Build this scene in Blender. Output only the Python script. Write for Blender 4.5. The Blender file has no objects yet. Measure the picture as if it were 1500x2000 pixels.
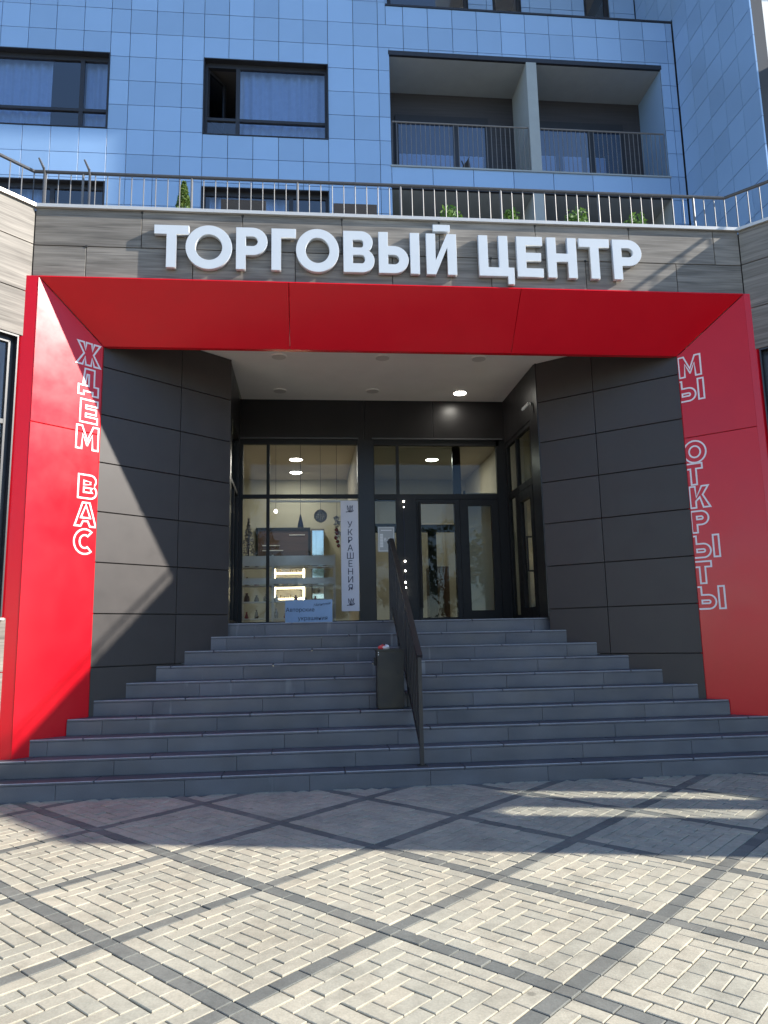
import bpy, bmesh, math, random
import numpy as np
from mathutils import Matrix, Vector
random.seed(7)
rng = np.random.default_rng(7)
scene = bpy.context.scene
COL = scene.collection

# ------------------------------------------------------------------ camera, sky, sun, exposure
EYE = 1.4663
PITCH, YAW, ROLL = 0.16349, 0.10076, -0.02067
cam_data = bpy.data.cameras.new("camera")
cam_data.sensor_fit = 'VERTICAL'
cam_data.sensor_height = 36.0
cam_data.lens = 36.0 * 1480.0 / 2000.0
cam_data.clip_start = 0.05
cam_data.clip_end = 3000.0
cam = bpy.data.objects.new("camera", cam_data)
COL.objects.link(cam)
_f = Vector((math.sin(YAW) * math.cos(PITCH), math.cos(YAW) * math.cos(PITCH), math.sin(PITCH)))
_r0 = Vector((math.cos(YAW), -math.sin(YAW), 0.0))
_u0 = _r0.cross(_f)
_r = _r0 * math.cos(ROLL) + _u0 * math.sin(ROLL)
_u = _u0 * math.cos(ROLL) - _r0 * math.sin(ROLL)
cam.matrix_world = Matrix(((_r.x, _u.x, -_f.x, 0), (_r.y, _u.y, -_f.y, 0), (_r.z, _u.z, -_f.z, EYE), (0, 0, 0, 1)))
scene.camera = cam

SUN = Vector((1.0, -0.225, 0.57)).normalized()
SUN_EL = math.asin(SUN.z)
SUN_AZ = math.atan2(SUN.x, SUN.y)
world = bpy.data.worlds.new("World")
scene.world = world
world.use_nodes = True
_wn = world.node_tree.nodes
_bg = _wn["Background"]
_sky = _wn.new("ShaderNodeTexSky")
_sky.sky_type = 'NISHITA'
_sky.sun_disc = False
_sky.sun_elevation = SUN_EL
_sky.sun_rotation = SUN_AZ
_sky.air_density = 0.8
_sky.dust_density = 0.0
_sky.ozone_density = 2.5
world.node_tree.links.new(_sky.outputs[0], _bg.inputs[0])
_bg.inputs[1].default_value = 0.135

sun_data = bpy.data.lights.new("sun", 'SUN')
sun_data.energy = 4.1
sun_data.angle = math.radians(0.55)
sun_data.color = (1.0, 0.945, 0.85)
sun = bpy.data.objects.new("sun", sun_data)
COL.objects.link(sun)
sun.location = SUN * 60
sun.rotation_euler = SUN.to_track_quat('Z', 'Y').to_euler()

scene.view_settings.view_transform = 'Standard'
scene.view_settings.look = 'None'
scene.view_settings.exposure = 1.3
scene.view_settings.gamma = 1.0
scene.view_settings.use_curve_mapping = False
scene.cycles.use_denoising = True
scene.cycles.max_bounces = 8
scene.cycles.transparent_max_bounces = 16
scene.cycles.sample_clamp_indirect = 6.0
scene.cycles.caustics_reflective = False
scene.cycles.caustics_refractive = False

# ------------------------------------------------------------------ materials
def new_mat(name):
    m = bpy.data.materials.new(name)
    m.use_nodes = True
    return m, m.node_tree.nodes, m.node_tree.links, m.node_tree.nodes["Principled BSDF"]

def mat(name, col, rough=0.6, metal=0.0, var=0.0, scale=8.0, stretch=(1, 1, 1), bump=0.0, bscale=60.0,
        objvar=0.0, spec=0.5, rvar=0.0, coat=0.0):
    """Principled surface with noise in colour, roughness and relief, and a small random shade per object."""
    m, n, l, p = new_mat(name)
    p.inputs["Roughness"].default_value = rough
    p.inputs["Metallic"].default_value = metal
    p.inputs["Specular IOR Level"].default_value = spec
    p.inputs["Coat Weight"].default_value = coat
    p.inputs["Base Color"].default_value = (*col, 1)
    tc = n.new("ShaderNodeTexCoord")
    mp = n.new("ShaderNodeMapping")
    mp.inputs["Scale"].default_value = stretch
    l.new(tc.outputs["Object"], mp.inputs["Vector"])
    if var or objvar:
        oi = n.new("ShaderNodeObjectInfo")
        ns = n.new("ShaderNodeTexNoise")
        ns.inputs["Scale"].default_value = scale
        ns.inputs["Detail"].default_value = 6
        ns.inputs["Roughness"].default_value = 0.6
        l.new(mp.outputs[0], ns.inputs["Vector"])
        if objvar:
            ad = n.new("ShaderNodeVectorMath"); ad.operation = 'SCALE'
            cm = n.new("ShaderNodeCombineXYZ")
            l.new(oi.outputs["Random"], cm.inputs[0]); l.new(oi.outputs["Random"], cm.inputs[2])
            l.new(cm.outputs[0], ad.inputs[0]); ad.inputs["Scale"].default_value = 40
            ad2 = n.new("ShaderNodeVectorMath"); ad2.operation = 'ADD'
            l.new(mp.outputs[0], ad2.inputs[0]); l.new(ad.outputs[0], ad2.inputs[1])
            l.new(ad2.outputs[0], ns.inputs["Vector"])
        mr = n.new("ShaderNodeMapRange")
        mr.inputs["From Min"].default_value = 0.3; mr.inputs["From Max"].default_value = 0.7
        mr.inputs["To Min"].default_value = 1 - var; mr.inputs["To Max"].default_value = 1 + var
        l.new(ns.outputs["Fac"], mr.inputs["Value"])
        mo = n.new("ShaderNodeMapRange")
        mo.inputs["To Min"].default_value = 1 - objvar; mo.inputs["To Max"].default_value = 1 + objvar
        l.new(oi.outputs["Random"], mo.inputs["Value"])
        mu = n.new("ShaderNodeMath"); mu.operation = 'MULTIPLY'
        l.new(mr.outputs[0], mu.inputs[0]); l.new(mo.outputs[0], mu.inputs[1])
        sc = n.new("ShaderNodeVectorMath"); sc.operation = 'SCALE'
        sc.inputs[0].default_value = col
        l.new(mu.outputs[0], sc.inputs["Scale"])
        l.new(sc.outputs[0], p.inputs["Base Color"])
        if rvar:
            rr = n.new("ShaderNodeMapRange")
            rr.inputs["From Min"].default_value = 0.3; rr.inputs["From Max"].default_value = 0.7
            rr.inputs["To Min"].default_value = rough - rvar; rr.inputs["To Max"].default_value = rough + rvar
            l.new(ns.outputs["Fac"], rr.inputs["Value"]); l.new(rr.outputs[0], p.inputs["Roughness"])
    if bump:
        bn = n.new("ShaderNodeTexNoise")
        bn.inputs["Scale"].default_value = bscale; bn.inputs["Detail"].default_value = 5
        l.new(mp.outputs[0], bn.inputs["Vector"])
        b = n.new("ShaderNodeBump"); b.inputs["Strength"].default_value = bump; b.inputs["Distance"].default_value = 0.01
        l.new(bn.outputs["Fac"], b.inputs["Height"]); l.new(b.outputs[0], p.inputs["Normal"])
    return m

def wood_mat(name, c0, c1):
    """grey timber-look panel: long horizontal grain with knots, different on each panel"""
    m, n, l, p = new_mat(name)
    tc = n.new("ShaderNodeTexCoord"); oi = n.new("ShaderNodeObjectInfo")
    cm = n.new("ShaderNodeCombineXYZ")
    for i in range(3): l.new(oi.outputs["Random"], cm.inputs[i])
    sc = n.new("ShaderNodeVectorMath"); sc.operation = 'SCALE'; sc.inputs["Scale"].default_value = 30
    l.new(cm.outputs[0], sc.inputs[0])
    ad = n.new("ShaderNodeVectorMath"); ad.operation = 'ADD'
    l.new(tc.outputs["Object"], ad.inputs[0]); l.new(sc.outputs[0], ad.inputs[1])
    def noise(s, st, det, dist=0.0):
        mp = n.new("ShaderNodeMapping"); mp.inputs["Scale"].default_value = st
        l.new(ad.outputs[0], mp.inputs["Vector"])
        t = n.new("ShaderNodeTexNoise"); t.inputs["Scale"].default_value = s; t.inputs["Detail"].default_value = det
        t.inputs["Distortion"].default_value = dist
        l.new(mp.outputs[0], t.inputs["Vector"]); return t
    a = noise(2.2, (0.5, 0.5, 9), 8, 0.6); b = noise(9, (0.35, 0.35, 11), 6); c = noise(1.2, (1, 1, 3), 3)
    m1 = n.new("ShaderNodeMath"); m1.operation = 'MULTIPLY_ADD'
    l.new(a.outputs["Fac"], m1.inputs[0]); m1.inputs[1].default_value = 0.6
    m2 = n.new("ShaderNodeMath"); m2.operation = 'MULTIPLY_ADD'
    l.new(b.outputs["Fac"], m2.inputs[0]); m2.inputs[1].default_value = 0.3
    m3 = n.new("ShaderNodeMath"); m3.operation = 'MULTIPLY'
    l.new(c.outputs["Fac"], m3.inputs[0]); m3.inputs[1].default_value = 0.25
    l.new(m3.outputs[0], m2.inputs[2]); l.new(m2.outputs[0], m1.inputs[2])
    cr = n.new("ShaderNodeValToRGB")
    cr.color_ramp.elements[0].position = 0.42; cr.color_ramp.elements[0].color = (*c0, 1)
    cr.color_ramp.elements[1].position = 0.72; cr.color_ramp.elements[1].color = (*c1, 1)
    l.new(m1.outputs[0], cr.inputs["Fac"])
    mo = n.new("ShaderNodeMapRange"); mo.inputs["To Min"].default_value = 0.88; mo.inputs["To Max"].default_value = 1.1
    l.new(oi.outputs["Random"], mo.inputs["Value"])
    vs = n.new("ShaderNodeVectorMath"); vs.operation = 'SCALE'
    l.new(cr.outputs[0], vs.inputs[0]); l.new(mo.outputs[0], vs.inputs["Scale"])
    l.new(vs.outputs[0], p.inputs["Base Color"])
    p.inputs["Roughness"].default_value = 0.6
    p.inputs["Specular IOR Level"].default_value = 0.3
    bp = n.new("ShaderNodeBump"); bp.inputs["Strength"].default_value = 0.25; bp.inputs["Distance"].default_value = 0.004
    l.new(m1.outputs[0], bp.inputs["Height"]); l.new(bp.outputs[0], p.inputs["Normal"])
    return m

def paver_mat(name, col, amount):
    m, n, l, p = new_mat(name)
    g = n.new("ShaderNodeNewGeometry"); oi = n.new("ShaderNodeObjectInfo")
    s = n.new("ShaderNodeMath"); s.operation = 'ADD'
    l.new(g.outputs["Random Per Island"], s.inputs[0]); l.new(oi.outputs["Random"], s.inputs[1])
    fr = n.new("ShaderNodeMath"); fr.operation = 'FRACT'; l.new(s.outputs[0], fr.inputs[0])
    mo = n.new("ShaderNodeMapRange"); mo.inputs["To Min"].default_value = 1 - amount; mo.inputs["To Max"].default_value = 1 + amount
    l.new(fr.outputs[0], mo.inputs["Value"])
    wt = n.new("ShaderNodeNewGeometry")
    n1 = n.new("ShaderNodeTexNoise"); n1.inputs["Scale"].default_value = 90; n1.inputs["Detail"].default_value = 4
    n2 = n.new("ShaderNodeTexNoise"); n2.inputs["Scale"].default_value = 1.3; n2.inputs["Detail"].default_value = 7
    n3 = n.new("ShaderNodeTexNoise"); n3.inputs["Scale"].default_value = 14; n3.inputs["Detail"].default_value = 5
    for t in (n1, n2, n3): l.new(wt.outputs["Position"], t.inputs["Vector"])
    def rng_(src, lo, hi, a=0.3, b=0.7):
        r = n.new("ShaderNodeMapRange"); r.inputs["From Min"].default_value = a; r.inputs["From Max"].default_value = b
        r.inputs["To Min"].default_value = lo; r.inputs["To Max"].default_value = hi
        l.new(src, r.inputs["Value"]); return r.outputs[0]
    def mul(a, b):
        q = n.new("ShaderNodeMath"); q.operation = 'MULTIPLY'; l.new(a, q.inputs[0]); l.new(b, q.inputs[1]); return q.outputs[0]
    v = mul(mul(mul(mo.outputs[0], rng_(n1.outputs["Fac"], .9, 1.1)), rng_(n2.outputs["Fac"], .86, 1.1)), rng_(n3.outputs["Fac"], .9, 1.07))
    vo = n.new("ShaderNodeTexVoronoi"); vo.inputs["Scale"].default_value = 2.4; l.new(wt.outputs["Position"], vo.inputs["Vector"])
    v = mul(v, rng_(vo.outputs["Distance"], .62, 1.0, .035, .06))
    n4 = n.new("ShaderNodeTexNoise"); n4.inputs["Scale"].default_value = 4.5; n4.inputs["Detail"].default_value = 8; n4.inputs["Roughness"].default_value = .7
    l.new(wt.outputs["Position"], n4.inputs["Vector"]); v = mul(v, rng_(n4.outputs["Fac"], .84, 1.04, .34, .5))
    hue = n.new("ShaderNodeMix"); hue.data_type = 'RGBA'
    hue.inputs[6].default_value = (*col, 1)
    hue.inputs[7].default_value = (col[0] * 1.03, col[1] * .985, col[2] * .95, 1)
    l.new(fr.outputs[0], hue.inputs[0])
    sc = n.new("ShaderNodeVectorMath"); sc.operation = 'SCALE'
    l.new(hue.outputs[2], sc.inputs[0]); l.new(v, sc.inputs["Scale"])
    l.new(sc.outputs[0], p.inputs["Base Color"])
    p.inputs["Roughness"].default_value = 0.85
    bp = n.new("ShaderNodeBump"); bp.inputs["Strength"].default_value = 0.35; bp.inputs["Distance"].default_value = 0.002
    l.new(n1.outputs["Fac"], bp.inputs["Height"]); l.new(bp.outputs[0], p.inputs["Normal"])
    return m

def glass_mat(name, tint, refl=1.0):
    m = bpy.data.materials.new(name); m.use_nodes = True
    n, l = m.node_tree.nodes, m.node_tree.links
    for x in list(n): n.remove(x)
    out = n.new("ShaderNodeOutputMaterial")
    tr = n.new("ShaderNodeBsdfTransparent"); tr.inputs[0].default_value = (*tint, 1)
    gl = n.new("ShaderNodeBsdfGlossy"); gl.inputs["Roughness"].default_value = 0.01
    gl.inputs[0].default_value = (1, 1, 1, 1)
    fr = n.new("ShaderNodeFresnel"); fr.inputs[0].default_value = 1.52
    mu = n.new("ShaderNodeMath"); mu.operation = 'MULTIPLY'; mu.use_clamp = True; mu.inputs[1].default_value = refl
    nz = n.new("ShaderNodeTexNoise"); nz.inputs["Scale"].default_value = 0.9
    tc = n.new("ShaderNodeTexCoord"); l.new(tc.outputs["Object"], nz.inputs["Vector"])
    bp = n.new("ShaderNodeBump"); bp.inputs["Strength"].default_value = 0.06; bp.inputs["Distance"].default_value = 0.05
    l.new(nz.outputs["Fac"], bp.inputs["Height"]); l.new(bp.outputs[0], gl.inputs["Normal"])
    mx = n.new("ShaderNodeMixShader")
    ge = n.new("ShaderNodeNewGeometry"); inv = n.new("ShaderNodeMath"); inv.operation = 'SUBTRACT'; inv.inputs[0].default_value = 1.0
    l.new(ge.outputs["Backfacing"], inv.inputs[1])
    m2 = n.new("ShaderNodeMath"); m2.operation = 'MULTIPLY'
    l.new(fr.outputs[0], mu.inputs[0]); l.new(mu.outputs[0], m2.inputs[0]); l.new(inv.outputs[0], m2.inputs[1]); l.new(m2.outputs[0], mx.inputs[0])
    l.new(tr.outputs[0], mx.inputs[1]); l.new(gl.outputs[0], mx.inputs[2]); l.new(mx.outputs[0], out.inputs[0])
    return m

def emit_mat(name, col, strength):
    m, n, l, p = new_mat(name)
    p.inputs["Base Color"].default_value = (*col, 1)
    p.inputs["Emission Color"].default_value = (*col, 1)
    p.inputs["Emission Strength"].default_value = strength
    return m

def leaf_mat(name, c0, c1):
    m, n, l, p = new_mat(name)
    g = n.new("ShaderNodeNewGeometry")
    cr = n.new("ShaderNodeValToRGB")
    cr.color_ramp.elements[0].color = (*c0, 1); cr.color_ramp.elements[1].color = (*c1, 1)
    l.new(g.outputs["Random Per Island"], cr.inputs[0]); l.new(cr.outputs[0], p.inputs["Base Color"])
    p.inputs["Roughness"].default_value = 0.6
    tl = n.new("ShaderNodeBsdfTranslucent"); l.new(cr.outputs[0], tl.inputs[0])
    mx = n.new("ShaderNodeMixShader"); mx.inputs[0].default_value = 0.3
    out = n["Material Output"]
    l.new(p.outputs[0], mx.inputs[1]); l.new(tl.outputs[0], mx.inputs[2]); l.new(mx.outputs[0], out.inputs[0])
    return m

M = dict(
    wood=wood_mat("timber_look_panel", (0.10, 0.088, 0.075), (0.265, 0.238, 0.205)),
    backing=mat("dark_backing", (0.025, 0.024, 0.024), 0.8),
    cap=mat("pale_flashing", (0.55, 0.53, 0.50), 0.4, 0.3, 0.05, 5),
    red=mat("red_composite_panel", (0.60, 0.004, 0.014), 0.22, 0, 0.03, 3, spec=0.36, rvar=0.04, bump=0.010, bscale=0.9, objvar=0.03),
    grey=mat("charcoal_composite_panel", (0.046, 0.039, 0.037), 0.46, 0, 0.10, 4, objvar=0.09, rvar=0.07, bump=0.01, bscale=3, spec=0.38),
    black=mat("black_powder_coat", (0.012, 0.012, 0.013), 0.5, 0, 0.1, 10, spec=0.25, rvar=0.08),
    bulk=mat("black_satin_panel", (0.017, 0.016, 0.017), 0.34, 0, 0.1, 3, spec=0.3, rvar=0.05),
    plaster=mat("soffit_plaster", (0.86, 0.82, 0.78), 0.8, 0, 0.03, 3, bump=0.05, bscale=80),
    stepbase=mat("grey_porcelain_step", (0.090, 0.094, 0.110), 0.42, 0, 0.12, 5, (1, 1, 1), 0.08, 160, objvar=0.10, rvar=0.1),
    nosing=mat("lit_step_nosing", (0.30, 0.31, 0.33), 0.55, 0, 0.2, 20),  # paler colour stands for the light that the front bevels catch
    paver=paver_mat("cream_paver", (0.385, 0.366, 0.292), 0.075),
    paverdark=paver_mat("grey_paver", (0.150, 0.156, 0.142), 0.16),
    sand=mat("joint_sand", (0.22, 0.18, 0.105), 0.95, 0, 0.3, 12, bump=0.3, bscale=200),
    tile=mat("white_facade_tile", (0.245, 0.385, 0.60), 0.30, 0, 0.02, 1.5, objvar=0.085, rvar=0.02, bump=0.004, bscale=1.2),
    tilecore=mat("facade_joint", (0.05, 0.055, 0.065), 0.8),
    frame=mat("dark_window_frame", (0.018, 0.019, 0.024), 0.4, 0, 0.1, 6),
    wingglass=glass_mat("wing_glass", (0.94, 0.96, 0.97), 1.6),
    glass=glass_mat("window_glass", (0.66, 0.76, 0.90), 3.2),
    shopglass=glass_mat("shop_glass", (0.92, 0.93, 0.92), 0.55),
    lobbyglass=glass_mat("lobby_glass", (0.82, 0.85, 0.84), 0.6),
    mirror=mat("mirror", (0.55, 0.58, 0.57), 0.05, 1.0),
    curtain=mat("curtain_cloth", (0.62, 0.62, 0.64), 0.9, 0, 0.05, 10),
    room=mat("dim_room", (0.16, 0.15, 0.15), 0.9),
    white=mat("white_letter_face", (0.54, 0.57, 0.60), 0.45, 0, 0.02, 6, rvar=0.03),
    print=mat("white_vinyl_line", (0.82, 0.78, 0.79), 0.5),
    steel=mat("brushed_steel_rail", (0.165, 0.16, 0.16), 0.5, 0.2, 0.08, 30),
    darkrail=mat("dark_handrail", (0.07, 0.07, 0.075), 0.4, 0.3, 0.1, 20),
    railpaint=mat("brown_black_rail_paint", (0.017, 0.0155, 0.017), 0.42, 0, 0.15, 9, rvar=0.08),
    brown=mat("dark_brown_board", (0.035, 0.034, 0.04), 0.5, 0, 0.25, 2.5, (0.4, 0.4, 12)),
    balwhite=mat("balcony_plaster", (0.30, 0.335, 0.35), 0.85, 0, 0.04, 4, bump=0.05),
    shopwall=mat("cream_shop_wall", (0.50, 0.49, 0.39), 0.8, 0, 0.04, 2),
    shopceil=mat("shop_ceiling", (0.62, 0.56, 0.48), 0.85),
    lobbywall=mat("lobby_wall", (0.50, 0.46, 0.37), 0.8, 0, 0.05, 2),
    floor=mat("shop_floor_tile", (0.25, 0.23, 0.2), 0.35, 0, 0.1, 4),
    whitegoods=mat("white_shelf_board", (0.62, 0.60, 0.58), 0.5, 0, 0.05, 6),
    banner=mat("pale_banner_vinyl", (0.62, 0.60, 0.66), 0.5, 0, 0.03, 4),
    bluepaper=mat("pale_blue_poster", (0.36, 0.50, 0.72), 0.5, 0, 0.05, 5),
    ink=mat("dark_ink", (0.03, 0.03, 0.07), 0.7),
    sticker=mat("frosted_sticker", (0.34, 0.35, 0.35), 0.6),
    stickerline=mat("sticker_white", (0.7, 0.7, 0.7), 0.6),
    bin=mat("black_bin_metal", (0.011, 0.011, 0.0105), 0.45, 0, 0.2, 7, rvar=0.1, bump=0.03, bscale=8),
    redpack=mat("red_wrapper", (0.55, 0.05, 0.06), 0.35, 0, 0.2, 30),
    whitepack=mat("white_wrapper", (0.75, 0.70, 0.70), 0.4, 0, 0.1, 30),
    cam=mat("white_plastic", (0.72, 0.72, 0.70), 0.4),
    lampoff=mat("unlit_lamp_glass", (0.62, 0.58, 0.54), 0.5),
    lampon=emit_mat("lit_lamp", (1.0, 0.95, 0.85), 14.0),
    led=emit_mat("led_strip", (1.0, 0.87, 0.55), 5.0),
    bulb=emit_mat("small_bulb", (1.0, 0.93, 0.78), 9.0),
    redwood=mat("reddish_board", (0.085, 0.045, 0.032), 0.5, 0, 0.3, 2, (0.5, 0.5, 6)),
    goods=mat("mixed_goods", (0.22, 0.17, 0.10), 0.5, 0, 0.9, 40),
    ornament=mat("grey_ornament", (0.25, 0.24, 0.26), 0.4, 0.2, 0.5, 40),
    reddark=mat("dark_red_bead", (0.22, 0.02, 0.02), 0.35),
    bark=mat("bark", (0.09, 0.07, 0.05), 0.9, 0, 0.3, 12, (1, 1, .3), 0.4, 30),
    leaf=leaf_mat("tree_leaf", (0.03, 0.065, 0.012), (0.10, 0.16, 0.04)),
    bush=leaf_mat("bush_leaf", (0.05, 0.13, 0.015), (0.16, 0.28, 0.05)),
    conifer=leaf_mat("conifer_leaf", (0.05, 0.11, 0.015), (0.20, 0.27, 0.05)),
    pot=mat("grey_planter", (0.16, 0.15, 0.14), 0.7, 0, 0.1, 6),
    rattan=mat("dark_rattan", (0.018, 0.015, 0.014), 0.7, 0, 0.4, 60),
    deck=mat("roof_deck", (0.30, 0.29, 0.27), 0.85, 0, 0.1, 2),
    stone=mat("far_paving", (0.36, 0.33, 0.27), 0.9, 0, 0.15, 1.5),
    facade2=mat("white_plaster_facade", (0.78, 0.77, 0.75), 0.8, 0, 0.03, 2),
    greypanel=mat("grey_balcony_panel", (0.22, 0.24, 0.27), 0.5, 0, 0.05, 3),
)

def step_mat():
    """porcelain with fine speckle, footfall dirt and a few pale run-off streaks"""
    m, n, l, p = new_mat("grey_stone_step")
    g = n.new("ShaderNodeNewGeometry"); oi = n.new("ShaderNodeObjectInfo")
    def noise(sc, st, det=5):
        mp = n.new("ShaderNodeMapping"); mp.inputs["Scale"].default_value = st; l.new(g.outputs["Position"], mp.inputs["Vector"])
        t = n.new("ShaderNodeTexNoise"); t.inputs["Scale"].default_value = sc; t.inputs["Detail"].default_value = det
        l.new(mp.outputs[0], t.inputs["Vector"]); return t.outputs["Fac"]
    def rg(v, a, b, lo, hi):
        q = n.new("ShaderNodeMapRange"); q.inputs["From Min"].default_value = a; q.inputs["From Max"].default_value = b
        q.inputs["To Min"].default_value = lo; q.inputs["To Max"].default_value = hi; l.new(v, q.inputs["Value"]); return q.outputs[0]
    def op(o, a, b):
        q = n.new("ShaderNodeMath"); q.operation = o; l.new(a, q.inputs[0]); l.new(b, q.inputs[1]); return q.outputs[0]
    v = op('MULTIPLY', rg(noise(260, (1, 1, 1), 2), .3, .7, .82, 1.18), rg(noise(2.2, (1, 1, 1.6), 7), .3, .7, .82, 1.2))
    v = op('MULTIPLY', v, rg(oi.outputs["Random"], 0, 1, .88, 1.13))
    base = n.new("ShaderNodeVectorMath"); base.operation = 'SCALE'; base.inputs[0].default_value = (0.090, 0.094, 0.110); l.new(v, base.inputs["Scale"])
    st = op('MULTIPLY', rg(noise(7, (1, 1, .12), 3), .66, .74, 0, 1), rg(noise(.9, (1, 1, 1), 2), .5, .62, 0, .55))
    mx = n.new("ShaderNodeMix"); mx.data_type = 'RGBA'; l.new(st, mx.inputs[0]); l.new(base.outputs[0], mx.inputs[6]); mx.inputs[7].default_value = (.30, .31, .33, 1)
    l.new(mx.outputs[2], p.inputs["Base Color"])
    l.new(rg(noise(3, (1, 1, 1), 6), .3, .7, .36, .58), p.inputs["Roughness"])
    bp = n.new("ShaderNodeBump"); bp.inputs["Strength"].default_value = .12; bp.inputs["Distance"].default_value = .002
    l.new(noise(180, (1, 1, 1), 3), bp.inputs["Height"]); l.new(bp.outputs[0], p.inputs["Normal"])
    return m
M["step"] = step_mat()

# ------------------------------------------------------------------ mesh helpers
class Frame:
    """a vertical wall plane: u runs left to right, d out of the wall towards the viewer, z up"""
    def __init__(s, a, b):
        s.o = Vector((a[0], a[1]))
        v = Vector((b[0] - a[0], b[1] - a[1])); s.len = v.length
        s.e = v.normalized(); s.n = Vector((s.e.y, -s.e.x))
    def p(s, u, d, z):
        q = s.o + s.e * u + s.n * d
        return (q.x, q.y, z)
    def mat(s, u=0, d=0, z=0):
        q = s.p(u, d, z)
        return Matrix(((s.e.x, -s.n.x, 0, q[0]), (s.e.y, -s.n.y, 0, q[1]), (0, 0, 1, q[2]), (0, 0, 0, 1)))
WORLD = Frame((0, 0), (1, 0))      # d = -y

WM = {}
def link(o, parent=None, W=None):
    W = W or Matrix.Identity(4)
    WM[o.name] = W
    COL.objects.link(o)
    o.matrix_basis = W
    if parent is not None:
        o.parent = parent
        o.matrix_parent_inverse = WM[parent.name].inverted()
    return o

def tag(o, label=None, cat=None, group=None, kind=None):
    if label: o["label"] = label
    if cat: o["category"] = cat
    if group: o["group"] = group
    if kind: o["kind"] = kind
    return o

def thing(name, label, cat, loc=(0, 0, 0), group=None):
    o = bpy.data.objects.new(name, None)
    o.empty_display_size = 0.2
    link(o, None, Matrix.Translation(loc))
    return tag(o, label, cat, group)

class Bag:
    def __init__(s): s.v = []; s.f = []
    def add(s, vs, fs):
        b = len(s.v); s.v += [tuple(x) for x in vs]; s.f += [tuple(i + b for i in f) for f in fs]; return s
    def box(s, x0, x1, y0, y1, z0, z1):
        vs = [(x0, y0, z0), (x1, y0, z0), (x1, y1, z0), (x0, y1, z0), (x0, y0, z1), (x1, y0, z1), (x1, y1, z1), (x0, y1, z1)]
        return s.add(vs, [(0, 3, 2, 1), (4, 5, 6, 7), (0, 1, 5, 4), (1, 2, 6, 5), (2, 3, 7, 6), (3, 0, 4, 7)])
    def fbox(s, F, u0, u1, d0, d1, z0, z1):
        vs = [F.p(u, d, z) for z in (z0, z1) for (u, d) in ((u0, d1), (u1, d1), (u1, d0), (u0, d0))]
        return s.add(vs, [(0, 3, 2, 1), (4, 5, 6, 7), (0, 1, 5, 4), (1, 2, 6, 5), (2, 3, 7, 6), (3, 0, 4, 7)])
    def slab(s, F, u0, u1, d0, d1, z0, z1, c=0.004):
        """board with a chamfered front edge"""
        vs = [F.p(u, d0, z) for (u, z) in ((u0, z0), (u1, z0), (u1, z1), (u0, z1))]
        vs += [F.p(u, d1 - c, z) for (u, z) in ((u0, z0), (u1, z0), (u1, z1), (u0, z1))]
        vs += [F.p(u, d1, z) for (u, z) in ((u0 + c, z0 + c), (u1 - c, z0 + c), (u1 - c, z1 - c), (u0 + c, z1 - c))]
        fs = [(0, 3, 2, 1), (8, 9, 10, 11)]
        for i in range(4):
            j = (i + 1) % 4
            fs += [(i, j, 4 + j, 4 + i), (4 + i, 4 + j, 8 + j, 8 + i)]
        return s.add(vs, fs)
    def poly(s, pts): return s.add(pts, [tuple(range(len(pts)))])
    def prism(s, pts, z0, z1):
        k = len(pts)
        vs = [(x, y, z0) for x, y in pts] + [(x, y, z1) for x, y in pts]
        return s.add(vs, [tuple(range(k - 1, -1, -1)), tuple(range(k, 2 * k))] + [(i, (i + 1) % k, k + (i + 1) % k, k + i) for i in range(k)])
    def tube(s, p0, p1, r, k=8, r1=None):
        a, b = Vector(p0), Vector(p1); r1 = r if r1 is None else r1
        w = (b - a).normalized(); t = Vector((0, 0, 1)) if abs(w.z) < .9 else Vector((1, 0, 0))
        x = w.cross(t).normalized(); y = w.cross(x)
        vs = [a + (x * math.cos(i * 2 * math.pi / k) + y * math.sin(i * 2 * math.pi / k)) * r for i in range(k)]
        vs += [b + (x * math.cos(i * 2 * math.pi / k) + y * math.sin(i * 2 * math.pi / k)) * r1 for i in range(k)]
        return s.add(vs, [tuple(range(k)), tuple(range(2 * k - 1, k - 1, -1))] + [(i, k + i, k + (i + 1) % k, (i + 1) % k) for i in range(k)])
    def lathe(s, c, prof, k=16):
        """prof: list of (r, z) from bottom to top"""
        vs = []; fs = []
        for r, z in prof:
            for i in range(k):
                a = i * 2 * math.pi / k; vs.append((c[0] + r * math.cos(a), c[1] + r * math.sin(a), c[2] + z))
        for j in range(len(prof) - 1):
            for i in range(k):
                fs.append((j * k + i, j * k + (i + 1) % k, (j + 1) * k + (i + 1) % k, (j + 1) * k + i))
        fs.append(tuple(range(k - 1, -1, -1))); fs.append(tuple((len(prof) - 1) * k + i for i in range(k)))
        return s.add(vs, fs)
    def build(s, name, m, parent=None, fix=True, smooth=False, W=None):
        me = bpy.data.meshes.new(name)
        me.from_pydata(s.v, [], s.f)
        if fix:
            bm = bmesh.new(); bm.from_mesh(me); bmesh.ops.recalc_face_normals(bm, faces=bm.faces); bm.to_mesh(me); bm.free()
        me.materials.append(M[m] if isinstance(m, str) else m)
        if smooth:
            for p in me.polygons: p.use_smooth = True
        return link(bpy.data.objects.new(name, me), parent, W)

def part(name, m, parent, *boxes):
    b = Bag()
    for x in boxes: b.box(*x)
    return b.build(name, m, parent)
def fpart(name, m, parent, F, *boxes):
    b = Bag()
    for x in boxes: b.fbox(F, *x)
    return b.build(name, m, parent)
def spart(name, m, parent, F, u0, u1, d0, d1, z0, z1, c=0.004):
    return Bag().slab(F, u0, u1, d0, d1, z0, z1, c).build(name, m, parent)

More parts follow.
